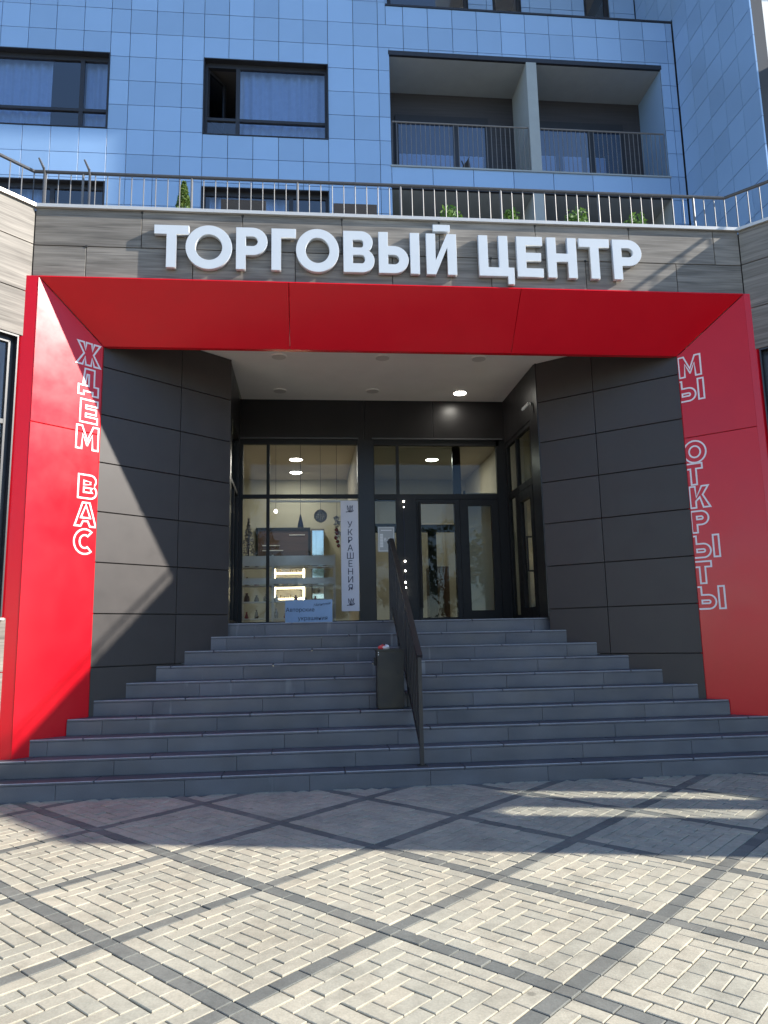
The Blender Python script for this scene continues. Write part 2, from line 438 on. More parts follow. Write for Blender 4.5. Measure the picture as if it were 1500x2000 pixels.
# shared mesh for alike boards, origin in the middle
_cache = {}
def shared_slab(name, m, parent, F, u0, u1, d0, d1, z0, z1, c=0.004, tilt=0.0):
    k = (m, round(u1 - u0, 3), round(d1 - d0, 3), round(z1 - z0, 3), c)
    if k not in _cache:
        b = Bag().slab(WORLD, -(u1 - u0) / 2, (u1 - u0) / 2, -(d1 - d0), 0, -(z1 - z0) / 2, (z1 - z0) / 2, c)
        me = bpy.data.meshes.new(name); me.from_pydata(b.v, [], b.f); me.materials.append(M[m]); _cache[k] = me
    W = F.mat((u0 + u1) / 2, d1, (z0 + z1) / 2)
    if tilt:
        W = W @ Matrix.Rotation(random.uniform(-tilt, tilt), 4, 'X') @ Matrix.Rotation(random.uniform(-tilt, tilt), 4, 'Z')
    return link(bpy.data.objects.new(name, _cache[k]), parent, W)

# ------------------------------------------------------------------ ground: sloping paved forecourt
TH = math.atan(0.03)
PW = Matrix.Translation((0, 7.7915, 0)) @ Matrix.Rotation(TH, 4, 'X')
b = Bag()
b.add([(-400, -400, -.014), (400, -400, -.014), (400, 0.0, -.014), (-400, 0.0, -.014)], [(0, 1, 2, 3)])
pavement = b.build("pavement", "sand", None, False, W=PW)
tag(pavement, kind="structure")
PIT = 1.06; MOD = PIT / 11; ANG = math.radians(43.07)
g1 = Vector((math.cos(ANG), math.sin(ANG))); g2 = Vector((math.sin(ANG), -math.cos(ANG)))
G0 = Vector((-1.07, 4.449 - 7.7915))
def gp(a, c):   # module coordinates -> local pavement plane
    q = G0 + g1 * (a * MOD) + g2 * (c * MOD); return q
pieces = []     # (centre a, centre c, along first axis?, length, dark)
XR = (-7.5, 9.6); YR = (-6.9, 0.02)
for i in range(-16, 18):
    for j in range(-16, 18):
        a0, c0 = i * 11 - .5, j * 11 - .5
        ctr = gp(a0 + 5.5, c0 + 5.5)
        if not (XR[0] - 1 < ctr.x < XR[1] + 1 and YR[0] - 1 < ctr.y < YR[1] + 1): continue
        pieces.append((a0 + .5, c0 + .5, 0, 1, True))
        for k in range(5):
            pieces.append((a0 + 2 + 2 * k, c0 + .5, 0, 2, True))
            pieces.append((a0 + .5, c0 + 2 + 2 * k, 1, 2, True))
        first = (i * 3 + j * 5 + (i * j) % 3) % 2
        for r in range(5):
            n = 10 - 2 * r
            for k in range(n // 2):            # two full sides
                for e in (r + .5, 9 - r + .5):
                    x, y = r + 1 + 2 * k, e
                    if n == 2 and e != r + .5: pass
                    pieces.append((a0 + 1 + (x if first else y), c0 + 1 + (y if first else x), 0 if first else 1, 2, False))
            for k in range((n - 2) // 2):      # two sides fitted between them
                for e in (r + .5, 9 - r + .5):
                    x, y = e, r + 2 + 2 * k
                    pieces.append((a0 + 1 + (x if first else y), c0 + 1 + (y if first else x), 1 if first else 0, 2, False))
def paver_geom(L, Wd):
    g = 0.0032; c = 0.0038
    x, y = L * MOD / 2 - g, Wd * MOD / 2 - g
    vs = [(-x, -y, -.03), (x, -y, -.03), (x, y, -.03), (-x, y, -.03), (-x, -y, -c * .7), (x, -y, -c * .7), (x, y, -c * .7), (-x, y, -c * .7),
          (-x + c, -y + c, 0), (x - c, -y + c, 0), (x - c, y - c, 0), (-x + c, y - c, 0)]
    fs = [(8, 9, 10, 11)]
    for i in range(4):
        j = (i + 1) % 4; fs += [(i, j, 4 + j, 4 + i), (4 + i, 4 + j, 8 + j, 8 + i)]
    return vs, fs
pm = {}
for L in (1, 2):
    for dk in (False, True):
        vs, fs = paver_geom(L, 1)
        me = bpy.data.meshes.new("paver"); me.from_pydata(vs, [], fs); me.materials.append(M["paverdark" if dk else "paver"]); pm[(L, dk)] = me
placed = []
Rot = {0: ANG, 1: ANG - math.pi / 2}
for (a, c, ax, L, dk) in pieces:
    q = gp(a, c)
    if not (XR[0] < q.x < XR[1] and YR[0] < q.y < YR[1]): continue
    wx, wy = q.x, 7.7915 + q.y
    depth = wx * _f.x + wy * _f.y - 1.55 * _f.z
    sx = (wx * _r.x + wy * _r.y - 1.55 * _r.z) / max(depth, .1) * 1480
    sy = -(wx * _u.x + wy * _u.y - 1.55 * _u.z) / max(depth, .1) * 1480
    inview = depth > 1 and abs(sx) < 735 and sy < 985
    placed.append((depth if inview else 1e9, q, ax, L, dk))
placed.sort(key=lambda t: t[0])
stuff = {True: ([], []), False: ([], [])}
cnt = 0
for k, (dep, q, ax, L, dk) in enumerate(placed):
    T = Matrix.Translation((q.x, q.y, random.uniform(-.0022, .0022))) @ Matrix.Rotation(Rot[ax] + random.uniform(-.011, .011), 4, 'Z') \
        @ Matrix.Rotation(random.uniform(-.014, .014), 4, 'X') @ Matrix.Rotation(random.uniform(-.012, .012), 4, 'Y')
    if dep < 1e8 and cnt < 300:
        cnt += 1
        link(bpy.data.objects.new("paver", pm[(L, dk)]), pavement, PW @ T)
    else:
        vs, fs = paver_geom(L, 1); sv, sf = stuff[dk]; bse = len(sv)
        sv += [tuple(T @ Vector(v)) for v in vs]; sf += [tuple(i + bse for i in f) for f in fs]
for dk, nm in ((False, "cream_pavers"), (True, "grey_pavers")):
    me = bpy.data.meshes.new(nm); me.from_pydata(stuff[dk][0], [], stuff[dk][1]); me.materials.append(M["paverdark" if dk else "paver"])
    tag(link(bpy.data.objects.new(nm, me), pavement, PW), kind="stuff")
# plain paving beyond the patterned forecourt
b = Bag()
for (x0, x1, y0, y1) in ((-400, XR[0], -400, -.02), (XR[1], 400, -400, -.02), (XR[0], XR[1], -400, YR[0])):
    b.add([(x0, y0, -.004), (x1, y0, -.004), (x1, y1, -.004), (x0, y1, -.004)], [(0, 1, 2, 3)])
tag(b.build("street", "stone", None, False, W=PW), kind="structure")

# ------------------------------------------------------------------ walls' plan
CL, CR = (-3.05, 8.23), (5.31, 8.23)
WLEN = 6.07
WLE = (CL[0] - .681 * WLEN, CL[1] - .732 * WLEN); WRE = (CR[0] + .681 * WLEN, CR[1] - .732 * WLEN)
FS = Frame(CL, CR)                      # wall that carries the sign
FL = Frame(WLE, CL)                     # left wing (u = WLEN at the corner)
FR = Frame(CR, WRE)                     # right wing
RI, TR, Y0 = 0.168, 0.25747, 7.7915     # riser, tread, foot of the stairs
ZL = 10 * RI                            # landing height 1.68
YB = 11.83                              # glazed back wall

# ------------------------------------------------------------------ stairs
stairs = thing("entrance_stairs", "wide grey stone staircase of ten steps rising between the red portal legs", "stairs", (1.1, Y0, 0))
def half_span(y):
    """left and right ends of a step whose riser stands at y"""
    if y < 8.19:
        return CL[0] - .93 * (CL[1] - y) - .0, CR[0] + .93 * (CR[1] - y)
    if y < 8.72:
        t = (y - 8.18) / .51
        return -2.96 + .585 * t - .06, 5.27 - .63 * t + .06
    t = y - 8.735
    return -2.45 + 1.093 * t - .06, 4.70 - 1.178 * t + .06
for k in range(10):
    y = Y0 + TR * k; z1 = RI * (k + 1); z0 = RI * k
    xl, xr = half_span(y + .02)
    xl2, xr2 = half_span(y + TR)
    if k == 9: xl, xr, xl2, xr2 = -1.10, 3.26, -1.10, 3.26
    step = part("step", "backing", stairs, (xl, xr, y + .03, y + TR + .03 if k < 9 else YB + .1, z0 - .03, z1 - .035))
    # riser boards and tread boards
    L = 1.2; off = (k * .47) % L
    cuts = [xl] + [v for v in np.arange(math.floor(xl / L) * L + off, xr, L) if xl + .15 < v < xr - .15] + [xr]
    for a, c in zip(cuts[:-1], cuts[1:]):
        spart("riser_slab", "step", step, WORLD, a + .0015, c - .0015, -(y + .03), -y - .0015, z0 + (.001 if k else -.03), z1 - .0275, .0015)
    off2 = (k * .47 + .35) % L
    cuts = [xl] + [v for v in np.arange(math.floor(xl / L) * L + off2, xr, L) if xl + .15 < v < xr - .15] + [xr]
    yd = y + TR + .006 if k < 9 else YB - .06
    for a, c in zip(cuts[:-1], cuts[1:]):
        bb = Bag().box(a + .0015, c - .0015, y, yd, z1 - .028, z1)
        o = bb.build("tread_slab", "step", step)
        bm = bmesh.new(); bm.from_mesh(o.data)
        bmesh.ops.bevel(bm, geom=[e for e in bm.edges], offset=.007, segments=1, affect='EDGES')
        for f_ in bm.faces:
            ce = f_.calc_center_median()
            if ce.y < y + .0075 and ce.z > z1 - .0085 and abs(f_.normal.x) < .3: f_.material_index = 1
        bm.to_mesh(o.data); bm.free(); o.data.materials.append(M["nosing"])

# ------------------------------------------------------------------ shopping centre: lower building
mall = thing("shopping_centre", "low grey timber-panelled building with angled wings and a recessed glazed entrance", "building", (1.1, 8.3, 0))
# sign wall
fpart("wall_core", "backing", mall, FS, (-.25, FS.len + .25, -.30, -.036, 5.47, 6.32))
up = [-3.05, -1.88, -.745, .405, 1.56, 2.73, 3.90, 4.98, 5.31]
lo = [-3.05, -2.48, -1.30, -.14, .99, 2.17, 3.33, 4.47, 5.31]
for cuts, z0, z1 in ((up, 5.888, 6.328), (lo, 5.475, 5.878)):
    for a, c in zip(cuts[:-1], cuts[1:]):
        spart("timber_panel", "wood", mall, FS, a + 3.05 + .004, c + 3.05 - .004, -.030, 0, z0, z1, .002)
# metal clips at the joints
b = Bag()
for x in up[1:-2] + lo[1:-2]:
    z = 5.883 if x in lo else 6.318
    b.fbox(FS, x + 3.05 - .012, x + 3.05 + .012, -.02, .006, z - .012, z + .012)
tag(b.build("panel_clips", "backing", mall), kind="stuff")

def wing(F, mirror, name):
    """angled wing wall: corner distance c maps to u"""
    U = (lambda c: F.len - c) if mirror else (lambda c: c)
    def rect(c0, c1): return tuple(sorted((U(c0), U(c1))))
    wins = [(.12, 1.75), (2.25, 4.75)]  # second one unseen, added so the right wing lets sun strips through
    zb, zt = 1.75, 4.76
    cb = Bag()
    cb.fbox(F, 0, F.len, -.30, -.036, -.3, zb - .03); cb.fbox(F, 0, F.len, -.30, -.036, zt + .03, 6.32)
    for (c0, c1) in ((0, .10), (1.77, 2.23), (4.77, F.len)):
        u0, u1 = rect(c0, c1); cb.fbox(F, u0, u1, -.30, -.036, zb - .03, zt + .03)
    cb.build("wing_core", "backing", mall)
    rows = [(.02, .60), (.61, 1.187), (1.197, 1.735), (4.79, 5.305), (5.315, 5.885), (5.895, 6.328)]
    for r, (z0, z1) in enumerate(rows):
        c = .003; first = .58 if r % 2 else 1.165
        cuts = [c]; v = first
        while v < F.len - .2: cuts.append(v); v += 1.165
        cuts.append(F.len - .003)
        for a, e in zip(cuts[:-1], cuts[1:]):
            u0, u1 = rect(a + .004, e - .004); spart("timber_panel", "wood", mall, F, u0, u1, -.03, 0, z0, z1, .002)
    for (c0, c1) in ((1.76, 2.24), (4.76, F.len - .003)):
        z = 1.745
        while z < 4.7:
            u0, u1 = rect(c0 + .004, c1 - .004); spart("timber_panel", "wood", mall, F, u0, u1, -.03, 0, z, min(z + .6, 4.78), .002); z += .61
    for (c0, c1) in wins:
        u0, u1 = rect(c0, c1)
        fb = Bag(); w = .06
        for (a, e, p, q) in ((u0, u1, zb, zb + w), (u0, u1, zt - w, zt), (u0, u0 + w, zb, zt), (u1 - w, u1, zb, zt)):
            fb.fbox(F, a, e, -.14, -.07, p, q)
        fb.fbox(F, u0 + w, u1 - w, -.13, -.075, 3.79, 3.84)
        n = max(1, round((c1 - c0) / 1.0)); ms = [u0 + (u1 - u0) * i / n for i in range(1, n)]
        for mm in ms: fb.fbox(F, mm - .03, mm + .03, -.132, -.072, zb + w, zt - w)
        wo = fb.build("window", "frame", mall)
        ed = [u0 + w] + ms + [u1 - w]
        for a, e in zip(ed[:-1], ed[1:]):
            for (p, q) in ((zb + w, 3.79), (3.84, zt - w)):
                fpart("pane", "wingglass", wo, F, (a + .001, e - .001, -.106, -.098, p + .001, q - .001))
        fpart("window_sill", "cap", wo, F, (u0 - .02, u1 + .02, -.07, .045, zb - .035, zb - .012))
        # reveal lining
        lb = Bag()
        lb.fbox(F, u0 - .018, u1 + .018, -.14, -.002, zt + .002, zt + .022)
        for (a, e) in ((u0 - .018, u0 - .002), (u1 + .002, u1 + .018)): lb.fbox(F, a, e, -.14, -.002, zb, zt)
        lb.build("reveal", "frame", wo)
    fpart("parapet_cap", "cap", mall, F, (.0, F.len, -.34, .035, 6.333, 6.372))
    fpart("roof_edge", "backing", mall, F, (0, F.len, -.34, -.31, 5.6, 6.30))
wing(FL, True, "left"); wing(FR, False, "right")
fpart("parapet_cap", "cap", mall, FS, (-.01, FS.len + .01, -.342, .037, 6.334, 6.374))
# rooms behind the wings: outer walls, end walls, floors
def outer(F, mirror, sun_slots):
    U = (lambda c: F.len - c) if mirror else (lambda c: c)
    def fb(bag, c0, c1, d0, d1, z0, z1):
        u0, u1 = sorted((U(c0), U(c1))); bag.fbox(F, u0, u1, d0, d1, z0, z1)
    b = Bag()
    so, se = sun_slots
    # long outer wall at d = -2
    if so:
        a, e, z0, z1 = so
        fb(b, -2, a, -1.85, -1.75, -.3, 6.0); fb(b, e, F.len, -1.85, -1.75, -.3, 6.0)
        fb(b, a, e, -1.85, -1.75, -.3, z0); fb(b, a, e, -1.85, -1.75, z1, 6.0)
    else:
        fb(b, -2, F.len, -1.85, -1.75, -.3, 6.0)
    if se:
        a, e, z0, z1 = se      # distances behind the face
        fb(b, F.len - .1, F.len, -a, -.3, -.3, 6.0); fb(b, F.len - .1, F.len, -1.75, -e, -.3, 6.0)
        fb(b, F.len - .1, F.len, -e, -a, -.3, z0); fb(b, F.len - .1, F.len, -e, -a, z1, 6.0)
    else:
        fb(b, F.len - .1, F.len, -1.75, -.3, -.3, 6.0)
    b.build("outer_wall", "facade2", mall)
    b = Bag(); fb(b, -1.5, F.len - .1, -1.75, -.3, 1.0, 1.2); b.build("room_floor", "floor", mall)
outer(FL, True, (None, None))
outer(FR, False, ((5.25, 5.80, 3.6, 4.85), (1.18, 1.58, 3.75, 5.0)))  # openings added in unseen walls to throw sun strips on the paving
deck_pts = [(-20, 14.2), (-12.5, 11.0), (-8.46, 4.98), (-7.35, 3.95), (-3.2, 8.40), (5.46, 8.40), (9.6, 3.95), (10.72, 4.98), (12.5, 11.0), (20, 14.2)]
Bag().prism(deck_pts, 5.85, 6.0).build("roof_deck", "deck", mall)

# red portal ------------------------------------------------------------
portal = thing("entrance_portal", "splayed bright red panel portal framing the stairs, white outlined words on its legs", "portal", (1.15, 8.2, .34))
XL0, XL1, XR1, XR0 = -2.96, -2.392, 4.662, 5.27
YF, YI = 8.18, 8.75; ZT, ZI = 5.485, 4.905
FJL = Frame((XL0, YF), (XL1, YI)); FJR = Frame((XR1, YI), (XR0, YF))
def skew(P, thick, name, parent=portal, m="red"):
    """panel from four corner points, given thickness behind it"""
    p = [Vector(x) for x in P]
    n = (p[1] - p[0]).cross(p[3] - p[0]).normalized()
    c = .004
    mid = sum(p, Vector()) / 4
    vs = [x - n * thick for x in p] + [x - n * c for x in p] + [x + (mid - x).normalized() * c for x in p]
    fs = [(3, 2, 1, 0), (8, 9, 10, 11)]
    for i in range(4):
        j = (i + 1) % 4; fs += [(i, j, 4 + j, 4 + i), (4 + i, 4 + j, 8 + j, 8 + i)]
    return Bag().add(vs, fs).build(name, m, parent)
def jamb(xo, xi, zb, zt_o, zt_i, side):
    A, B = (xo, YF), (xi, YI)
    P = [(A[0], A[1], zb), (B[0], B[1], zb), (B[0], B[1], zt_i), (A[0], A[1], zt_o)]
    if side > 0: P = [P[1], P[0], P[3], P[2]]
    return skew(P, .03, "leg_panel")
ZJ = 3.83
for side, xo, xi in ((-1, XL0, XL1), (1, XR0, XR1)):
    jamb(xo, xi, .12, ZJ - .003, ZJ - .003, side)
    jamb(xo, xi, ZJ + .003, ZT - .004, ZI - .004, side)
hx = [(XL0, XL1), (-.213, -.213), (2.51, 2.51), (XR0, XR1)]
for i in range(3):
    a, c = hx[i], hx[i + 1]
    g = .003
    a = (a[0] + g, a[1] + g); c = (c[0] - g, c[1] - g)
    skew([(a[0], YF, ZT), (a[1], YI, ZI), (c[1], YI, ZI), (c[0], YF, ZT)], .03, "header_panel")
# inner return and front lip
part("inner_return", "red", portal, (XL1 - .05, XL1 - .002, YI + .0, YI + .06, .6, ZI + .045), (XR1 + .002, XR1 + .05, YI + .0, YI + .06, .6, ZI + .045), (XL1, XR1, YI, YI + .075, ZI + .002, ZI + .045))
part("front_lip", "red", portal, (-3.16, XL0 - .002, YF + .004, YF + .045, .30, ZT + .01), (XR0 + .002, 5.40, YF + .004, YF + .045, .30, ZT + .01), (XL0, XR0, YF + .006, YF + .045, ZT + .004, ZT + .012))

# lettering -------------------------------------------------------------
def arc(cx, cy, rx, ry, a0, a1, n=14):
    return [(cx + rx * math.cos(math.radians(a0 + (a1 - a0) * i / n)), cy + ry * math.sin(math.radians(a0 + (a1 - a0) * i / n))) for i in range(n + 1)]
def glyph(ch, w, s):
    """contours of one capital, height 1, width w, stroke s: list of (outline, holes)"""
    if ch == 'Т':
        return [([(0, 1 - s), ((w - s) / 2, 1 - s), ((w - s) / 2, 0), ((w + s) / 2, 0), ((w + s) / 2, 1 - s), (w, 1 - s), (w, 1), (0, 1)], [])]
    if ch == 'Г': return [([(0, 0), (s, 0), (s, 1 - s), (w, 1 - s), (w, 1), (0, 1)], [])]
    if ch == 'О':
        return [(arc(w / 2, .5, w / 2, .52, 0, 360, 44)[:-1], [arc(w / 2, .5, w / 2 - s, .52 - s, 0, 360, 44)[:-1]])]
    if ch == 'С':
        return [(arc(w / 2, .5, w / 2, .52, 48, 312, 30) + arc(w / 2, .5, w / 2 - s, .52 - s, 312, 48, 30), [])]
    if ch == 'Р':
        bh = .66; r = bh / 2
        return [([(0, 0), (s, 0), (s, 1 - bh), (w - r, 1 - bh)] + arc(w - r, 1 - r, r, r, -84, 84) + [(w - r, 1), (0, 1)],
                 [[(s, 1 - bh + s), (w - r, 1 - bh + s)] + arc(w - r, 1 - r, r - s, r - s, -80, 80, 10) + [(w - r, 1 - s), (s, 1 - s)]])]
    if ch == 'Ь':
        bh = .66; r = bh / 2
        return [([(0, 0), (w - r, 0)] + arc(w - r, r, r, r, -84, 84) + [(w - r, bh), (s, bh), (s, 1), (0, 1)],
                 [[(s, s), (w - r, s)] + arc(w - r, r, r - s, r - s, -80, 80, 10) + [(w - r, bh - s), (s, bh - s)]])]
    if ch == 'Ы':
        g = glyph('Ь', w - s * 1.18, s)
        return g + [([(w - s, 0), (w, 0), (w, 1), (w - s, 1)], [])]
    if ch == 'В':
        r1 = .29; r2 = .265; w2 = w - .035
        return [([(0, 0), (w - r1, 0)] + arc(w - r1, r1, r1, r1, -84, 62) + arc(w2 - r2, 1 - r2, r2, r2, -52, 84) + [(w2 - r2, 1), (0, 1)],
                 [[(s, s)] + arc(w - r1, (s + .42) / 2, r1 - s, (.42 - s) / 2, -90, 90, 10) + [(s, .42)],
                  [(s, .60)] + arc(w2 - r2, (.60 + 1 - s) / 2, r2 - s, (.40 - s) / 2, -90, 90, 10) + [(s, 1 - s)]])]
    if ch == 'И' or ch == 'Й':
        g = [([(0, 0), (s, 0), (w - s, .66), (w - s, 0), (w, 0), (w, 1), (w - s, 1), (s, .34), (s, 1), (0, 1)], [])]
        if ch == 'Й': g.append(([(w * .24, 1.06), (w * .80, 1.06), (w * .80, 1.225), (w * .24, 1.225)], []))
        return g
    if ch == 'Ц':
        b = w - s * .62
        return [([(0, 0), (b - .02, 0), (b - .02, -.19), (w, -.19), (w, s), (b, s), (b, 1), (b - s, 1), (b - s, s), (s, s), (s, 1), (0, 1)], [])]
    if ch == 'Е':
        return [([(0, 0), (w, 0), (w, s), (s, s), (s, .5 - s * .46), (w * .93, .5 - s * .46), (w * .93, .5 + s * .46), (s, .5 + s * .46), (s, 1 - s), (w, 1 - s), (w, 1), (0, 1)], [])]
    if ch == 'Н':
        a, c = .5 - s * .48, .5 + s * .48
        return [([(0, 0), (s, 0), (s, a), (w - s, a), (w - s, 0), (w, 0), (w, 1), (w - s, 1), (w - s, c), (s, c), (s, 1), (0, 1)], [])]
    if ch == 'М':
        return [([(0, 0), (s, 0), (s, .60), (w / 2 - s * .1, .16), (w / 2 + s * .1, .16), (w - s, .60), (w - s, 0), (w, 0), (w, 1), (w - s * .95, 1), (w / 2, .46), (s * .95, 1), (0, 1)], [])]
    if ch == 'А':
        k = s * 1.06
        return [([(0, 0), (k, 0), (k + .075 * w / .8, .2), (w - k - .075 * w / .8, .2), (w - k, 0), (w, 0), (w / 2 + k * .55, 1), (w / 2 - k * .55, 1)],
                 [[(w * .5 - w * .155, .40), (w * .5 + w * .155, .40), (w * .5, .80)]])]
    if ch == 'Д':
        return [([(0, -.15), (s, -.15), (s, 0), (w - s, 0), (w - s, -.15), (w, -.15), (w, s), (w - s * .62, s), (w - s * .62, 1), (w * .28, 1), (w * .2, s), (0, s)],
                 [[(w * .36, s), (w - s * 1.62, s), (w - s * 1.62, 1 - s), (w * .45, 1 - s)]])]
    if ch == 'К':
        return [([(0, 0), (s, 0), (s, .30), (s + .12, .42), (w - s * 1.2, 0), (w, 0), (s + .30, .58), (w - .02, 1), (w - s * 1.25, 1), (s, .52), (s, 1), (0, 1)], [])]
    if ch == 'Ж':
        c = w / 2; a = c - s / 2; e = c + s / 2
        return [([(0, 0), (s * 1.15, 0), (a, .37), (a, 0), (e, 0), (e, .37), (w - s * 1.15, 0), (w, 0), (w * .715, .51), (w - .03, 1), (w - s * 1.15 - .03, 1), (e, .64), (e, 1), (a, 1), (a, .64), (s * 1.15 + .03, 1), (.03, 1), (w * .285, .51)], [])]
    return []
def area(p): return sum(p[i][0] * p[(i + 1) % len(p)][1] - p[(i + 1) % len(p)][0] * p[i][1] for i in range(len(p))) / 2
def solid_letter(ch, w, s, H, depth, name, m, parent, W):
    """filled letter with depth: local x along the wall, z up, y into the wall"""
    cu = bpy.data.curves.new(name, 'CURVE'); cu.dimensions = '2D'; cu.fill_mode = 'BOTH'
    cu.extrude = depth / 2 - .002; cu.bevel_depth = .002; cu.bevel_resolution = 0; cu.offset = -.002
    for out, holes in glyph(ch, w, s):
        for c in [out] + holes:
            sp = cu.splines.new('POLY'); sp.points.add(len(c) - 1); sp.use_cyclic_u = True
            for q, (x, y) in zip(sp.points, c): q.co = (x * H, y * H, 0, 1)
    tmp = bpy.data.objects.new("tmp", cu); COL.objects.link(tmp)
    dg = bpy.context.evaluated_depsgraph_get(); dg.update()
    me = bpy.data.meshes.new_from_object(tmp.evaluated_get(dg))
    bpy.data.objects.remove(tmp); bpy.data.curves.remove(cu)
    me.transform(Matrix.Rotation(math.pi / 2, 4, 'X')); me.materials.clear(); me.materials.append(M[m]); me.name = name
    return link(bpy.data.objects.new(name, me), parent, W)
def inset(c, w):
    n = len(c); out = []
    for i in range(n):
        p0, p1, p2 = Vector(c[i - 1]), Vector(c[i]), Vector(c[(i + 1) % n])
        a = (p1 - p0).normalized(); e = (p2 - p1).normalized()
        na = Vector((-a.y, a.x)); ne = Vector((-e.y, e.x))
        mv = na + ne
        den = 1 + na.dot(ne)
        mv = mv / max(den, .35)
        out.append(tuple(p1 + mv * w))
    return out
def outline_letter(ch, w, s, H, line, W, parent, xmin=None, xmax=None):
    bag = Bag()
    for out, holes in glyph(ch, w, s):
        for k, c in enumerate([out] + holes):
            c = [p for i, p in enumerate(c) if (Vector(p) - Vector(c[i - 1])).length > 1e-4]
            c = [(x * H, y * H) for x, y in c]
            A = area(c)
            if (A < 0) != (k > 0): c = c[::-1]
            d = inset(c, line); n = len(c)
            for i in range(n):
                j = (i + 1) % n
                q = [c[i], c[j], d[j], d[i]]
                vs = [(x, 0, z) for x, z in q] + [(x, -.003, z) for x, z in q]
                bag.add(vs, [(4, 5, 6, 7), (0, 1, 5, 4), (2, 3, 7, 6)])
    o = bag.build("letter", "print", parent, fix=False, W=W)
    bm = bmesh.new(); bm.from_mesh(o.data)
    for lim, nx in ((xmin, -1), (xmax, 1)):
        if lim is not None:
            bmesh.ops.bisect_plane(bm, geom=bm.verts[:] + bm.edges[:] + bm.faces[:], plane_co=(lim, 0, 0), plane_no=(nx, 0, 0), clear_outer=True)
    bm.to_mesh(o.data); bm.free()
    return o

sign = thing("shopping_centre_sign", "large white raised letters reading ТОРГОВЫЙ ЦЕНТР on the timber wall above the portal", "sign", (1.1, 8.2, 5.62))
H0 = .512
for ch, x0, x1 in [('Т', -1.725, -1.34), ('О', -1.375, -.855), ('Р', -.81, -.455), ('Г', -.41, -.13), ('О', -.13, .365), ('В', .415, .775), ('Ы', .825, 1.305),
                   ('Й', 1.385, 1.745), ('Ц', 2.01, 2.43), ('Е', 2.47, 2.785), ('Н', 2.84, 3.20), ('Т', 3.235, 3.61), ('Р', 3.65, 4.01)]:
    W = FS.mat(x0 + 3.05, .043, 5.625)
    o = solid_letter(ch, (x1 - x0) / H0, .215, H0, .06, "letter", "white", sign, W)
    for dx in (.2, .8):      # spacers to the wall
        pass

HL = .285
for ch, w, u, z in [('Ж', 1.14, .465, 4.612), ('Д', .92, .51, 4.30), ('Е', .80, .545, 3.935), ('М', 1.0, .512, 3.625), ('В', .84, .562, 3.062), ('А', .98, .535, 2.745), ('С', .96, .54, 2.44)]:
    outline_letter(ch, w, .30, HL, .019, FJL.mat(u, .002, z), portal, xmax=FJL.len - .003 - u)
LR = FJR.len
for ch, w, u1, z in [('М', 1.0, .55, 4.597), ('Ы', 1.22, .536, 4.285), ('О', 1.0, .58, 3.50), ('Т', .82, .642, 3.222), ('К', .90, .578, 2.935), ('Р', .78, .62, 2.63), ('Ы', 1.22, .525, 2.325), ('Т', .80, .638, 2.015), ('Ы', 1.22, .516, 1.71)]:
    u = LR - u1 - w * HL
    outline_letter(ch, w, .30, HL * .985, .019, FJR.mat(u, .002, z), portal, xmin=.003 - u)

# charcoal side walls ----------------------------------------------------
FGL = Frame((-2.43, 8.755), (-1.035, 10.03)); FGR = Frame((3.21, 10.0), (4.69, 8.745))
zs = [.0, .605, 1.20, 1.79, 2.365, 2.945, 3.52, 4.09, 4.67, 5.25]
for F, jn in ((FGL, 1.115), (FGR, FGR.len - 1.14)):
    fpart("side_core", "backing", mall, F, (-.05 if F is FGL else 0, F.len if F is FGL else F.len + .05, -.12, -.034, .0, 5.40))
    for z0, z1 in zip(zs[:-1], zs[1:]):
        for a, e in ((0, jn), (jn, F.len)):
            shared_slab("metal_panel", "grey", mall, F, a + .004, e - (.004 if e == jn else 0), -.03, 0, z0 + .005, z1 - .005, .003, .0015)
# soffit above the stairs
sof = [(-2.6, 8.70), (4.85, 8.70), (3.19, 10.05), (3.19, YB + .02), (-1.05, YB + .02), (-1.05, 10.08)]
Bag().prism(sof, 5.252, 5.29).build("soffit", "plaster", mall)
# vestibule side walls
FVL = Frame((-1.045, 10.03), (-1.075, YB)); FVR = Frame((3.19, YB), (3.20, 10.0))
fpart("vestibule_wall", "bulk", mall, FVL, (0, .32, -.08, 0, ZL, 5.25), (.32, FVL.len, -.08, 0, 4.53, 5.25), (1.62, FVL.len, -.08, 0, ZL, 4.53))
v = fpart("window", "black", mall, FVL, (.32, .37, -.07, -.01, ZL + .06, 4.53), (1.57, 1.62, -.07, -.01, ZL + .06, 4.53), (.32, 1.62, -.07, -.01, ZL, ZL + .06), (.37, 1.57, -.07, -.01, 3.65, 3.71), (.94, 1.0, -.068, -.012, ZL + .06, 3.65))
for (a, e, p, q) in ((.37, .94, ZL + .06, 3.65), (1.0, 1.57, ZL + .06, 3.65), (.37, 1.57, 3.71, 4.53)):
    fpart("pane", "lobbyglass", v, FVL, (a + .001, e - .001, -.044, -.036, p + .001, q - .001))
fpart("vestibule_wall", "bulk", mall, FVR, (0, FVR.len, -.08, 0, 4.53, 5.25), (1.47, FVR.len, -.08, 0, ZL, 4.53), (0, .05, -.08, 0, ZL, 4.53))
v = fpart("window", "black", mall, FVR, (.05, .12, -.07, -.01, ZL, 4.53), (.12, 1.47, -.07, -.01, 3.60, 3.70), (.50, .57, -.072, -.008, ZL, 3.60), (.62, .68, -.07, -.01, 3.70, 4.53), (.12, 1.47, -.07, -.01, 4.46, 4.53), (1.40, 1.47, -.07, -.01, ZL, 4.46), (.12, .50, -.07, -.01, ZL, ZL + .08))
for (a, e, p, q) in ((.12, .50, ZL + .08, 3.60), (.12, .62, 3.70, 4.46), (.68, 1.40, 3.70, 4.46)):
    fpart("pane", "lobbyglass", v, FVR, (a + .001, e - .001, -.044, -.036, p + .001, q - .001))
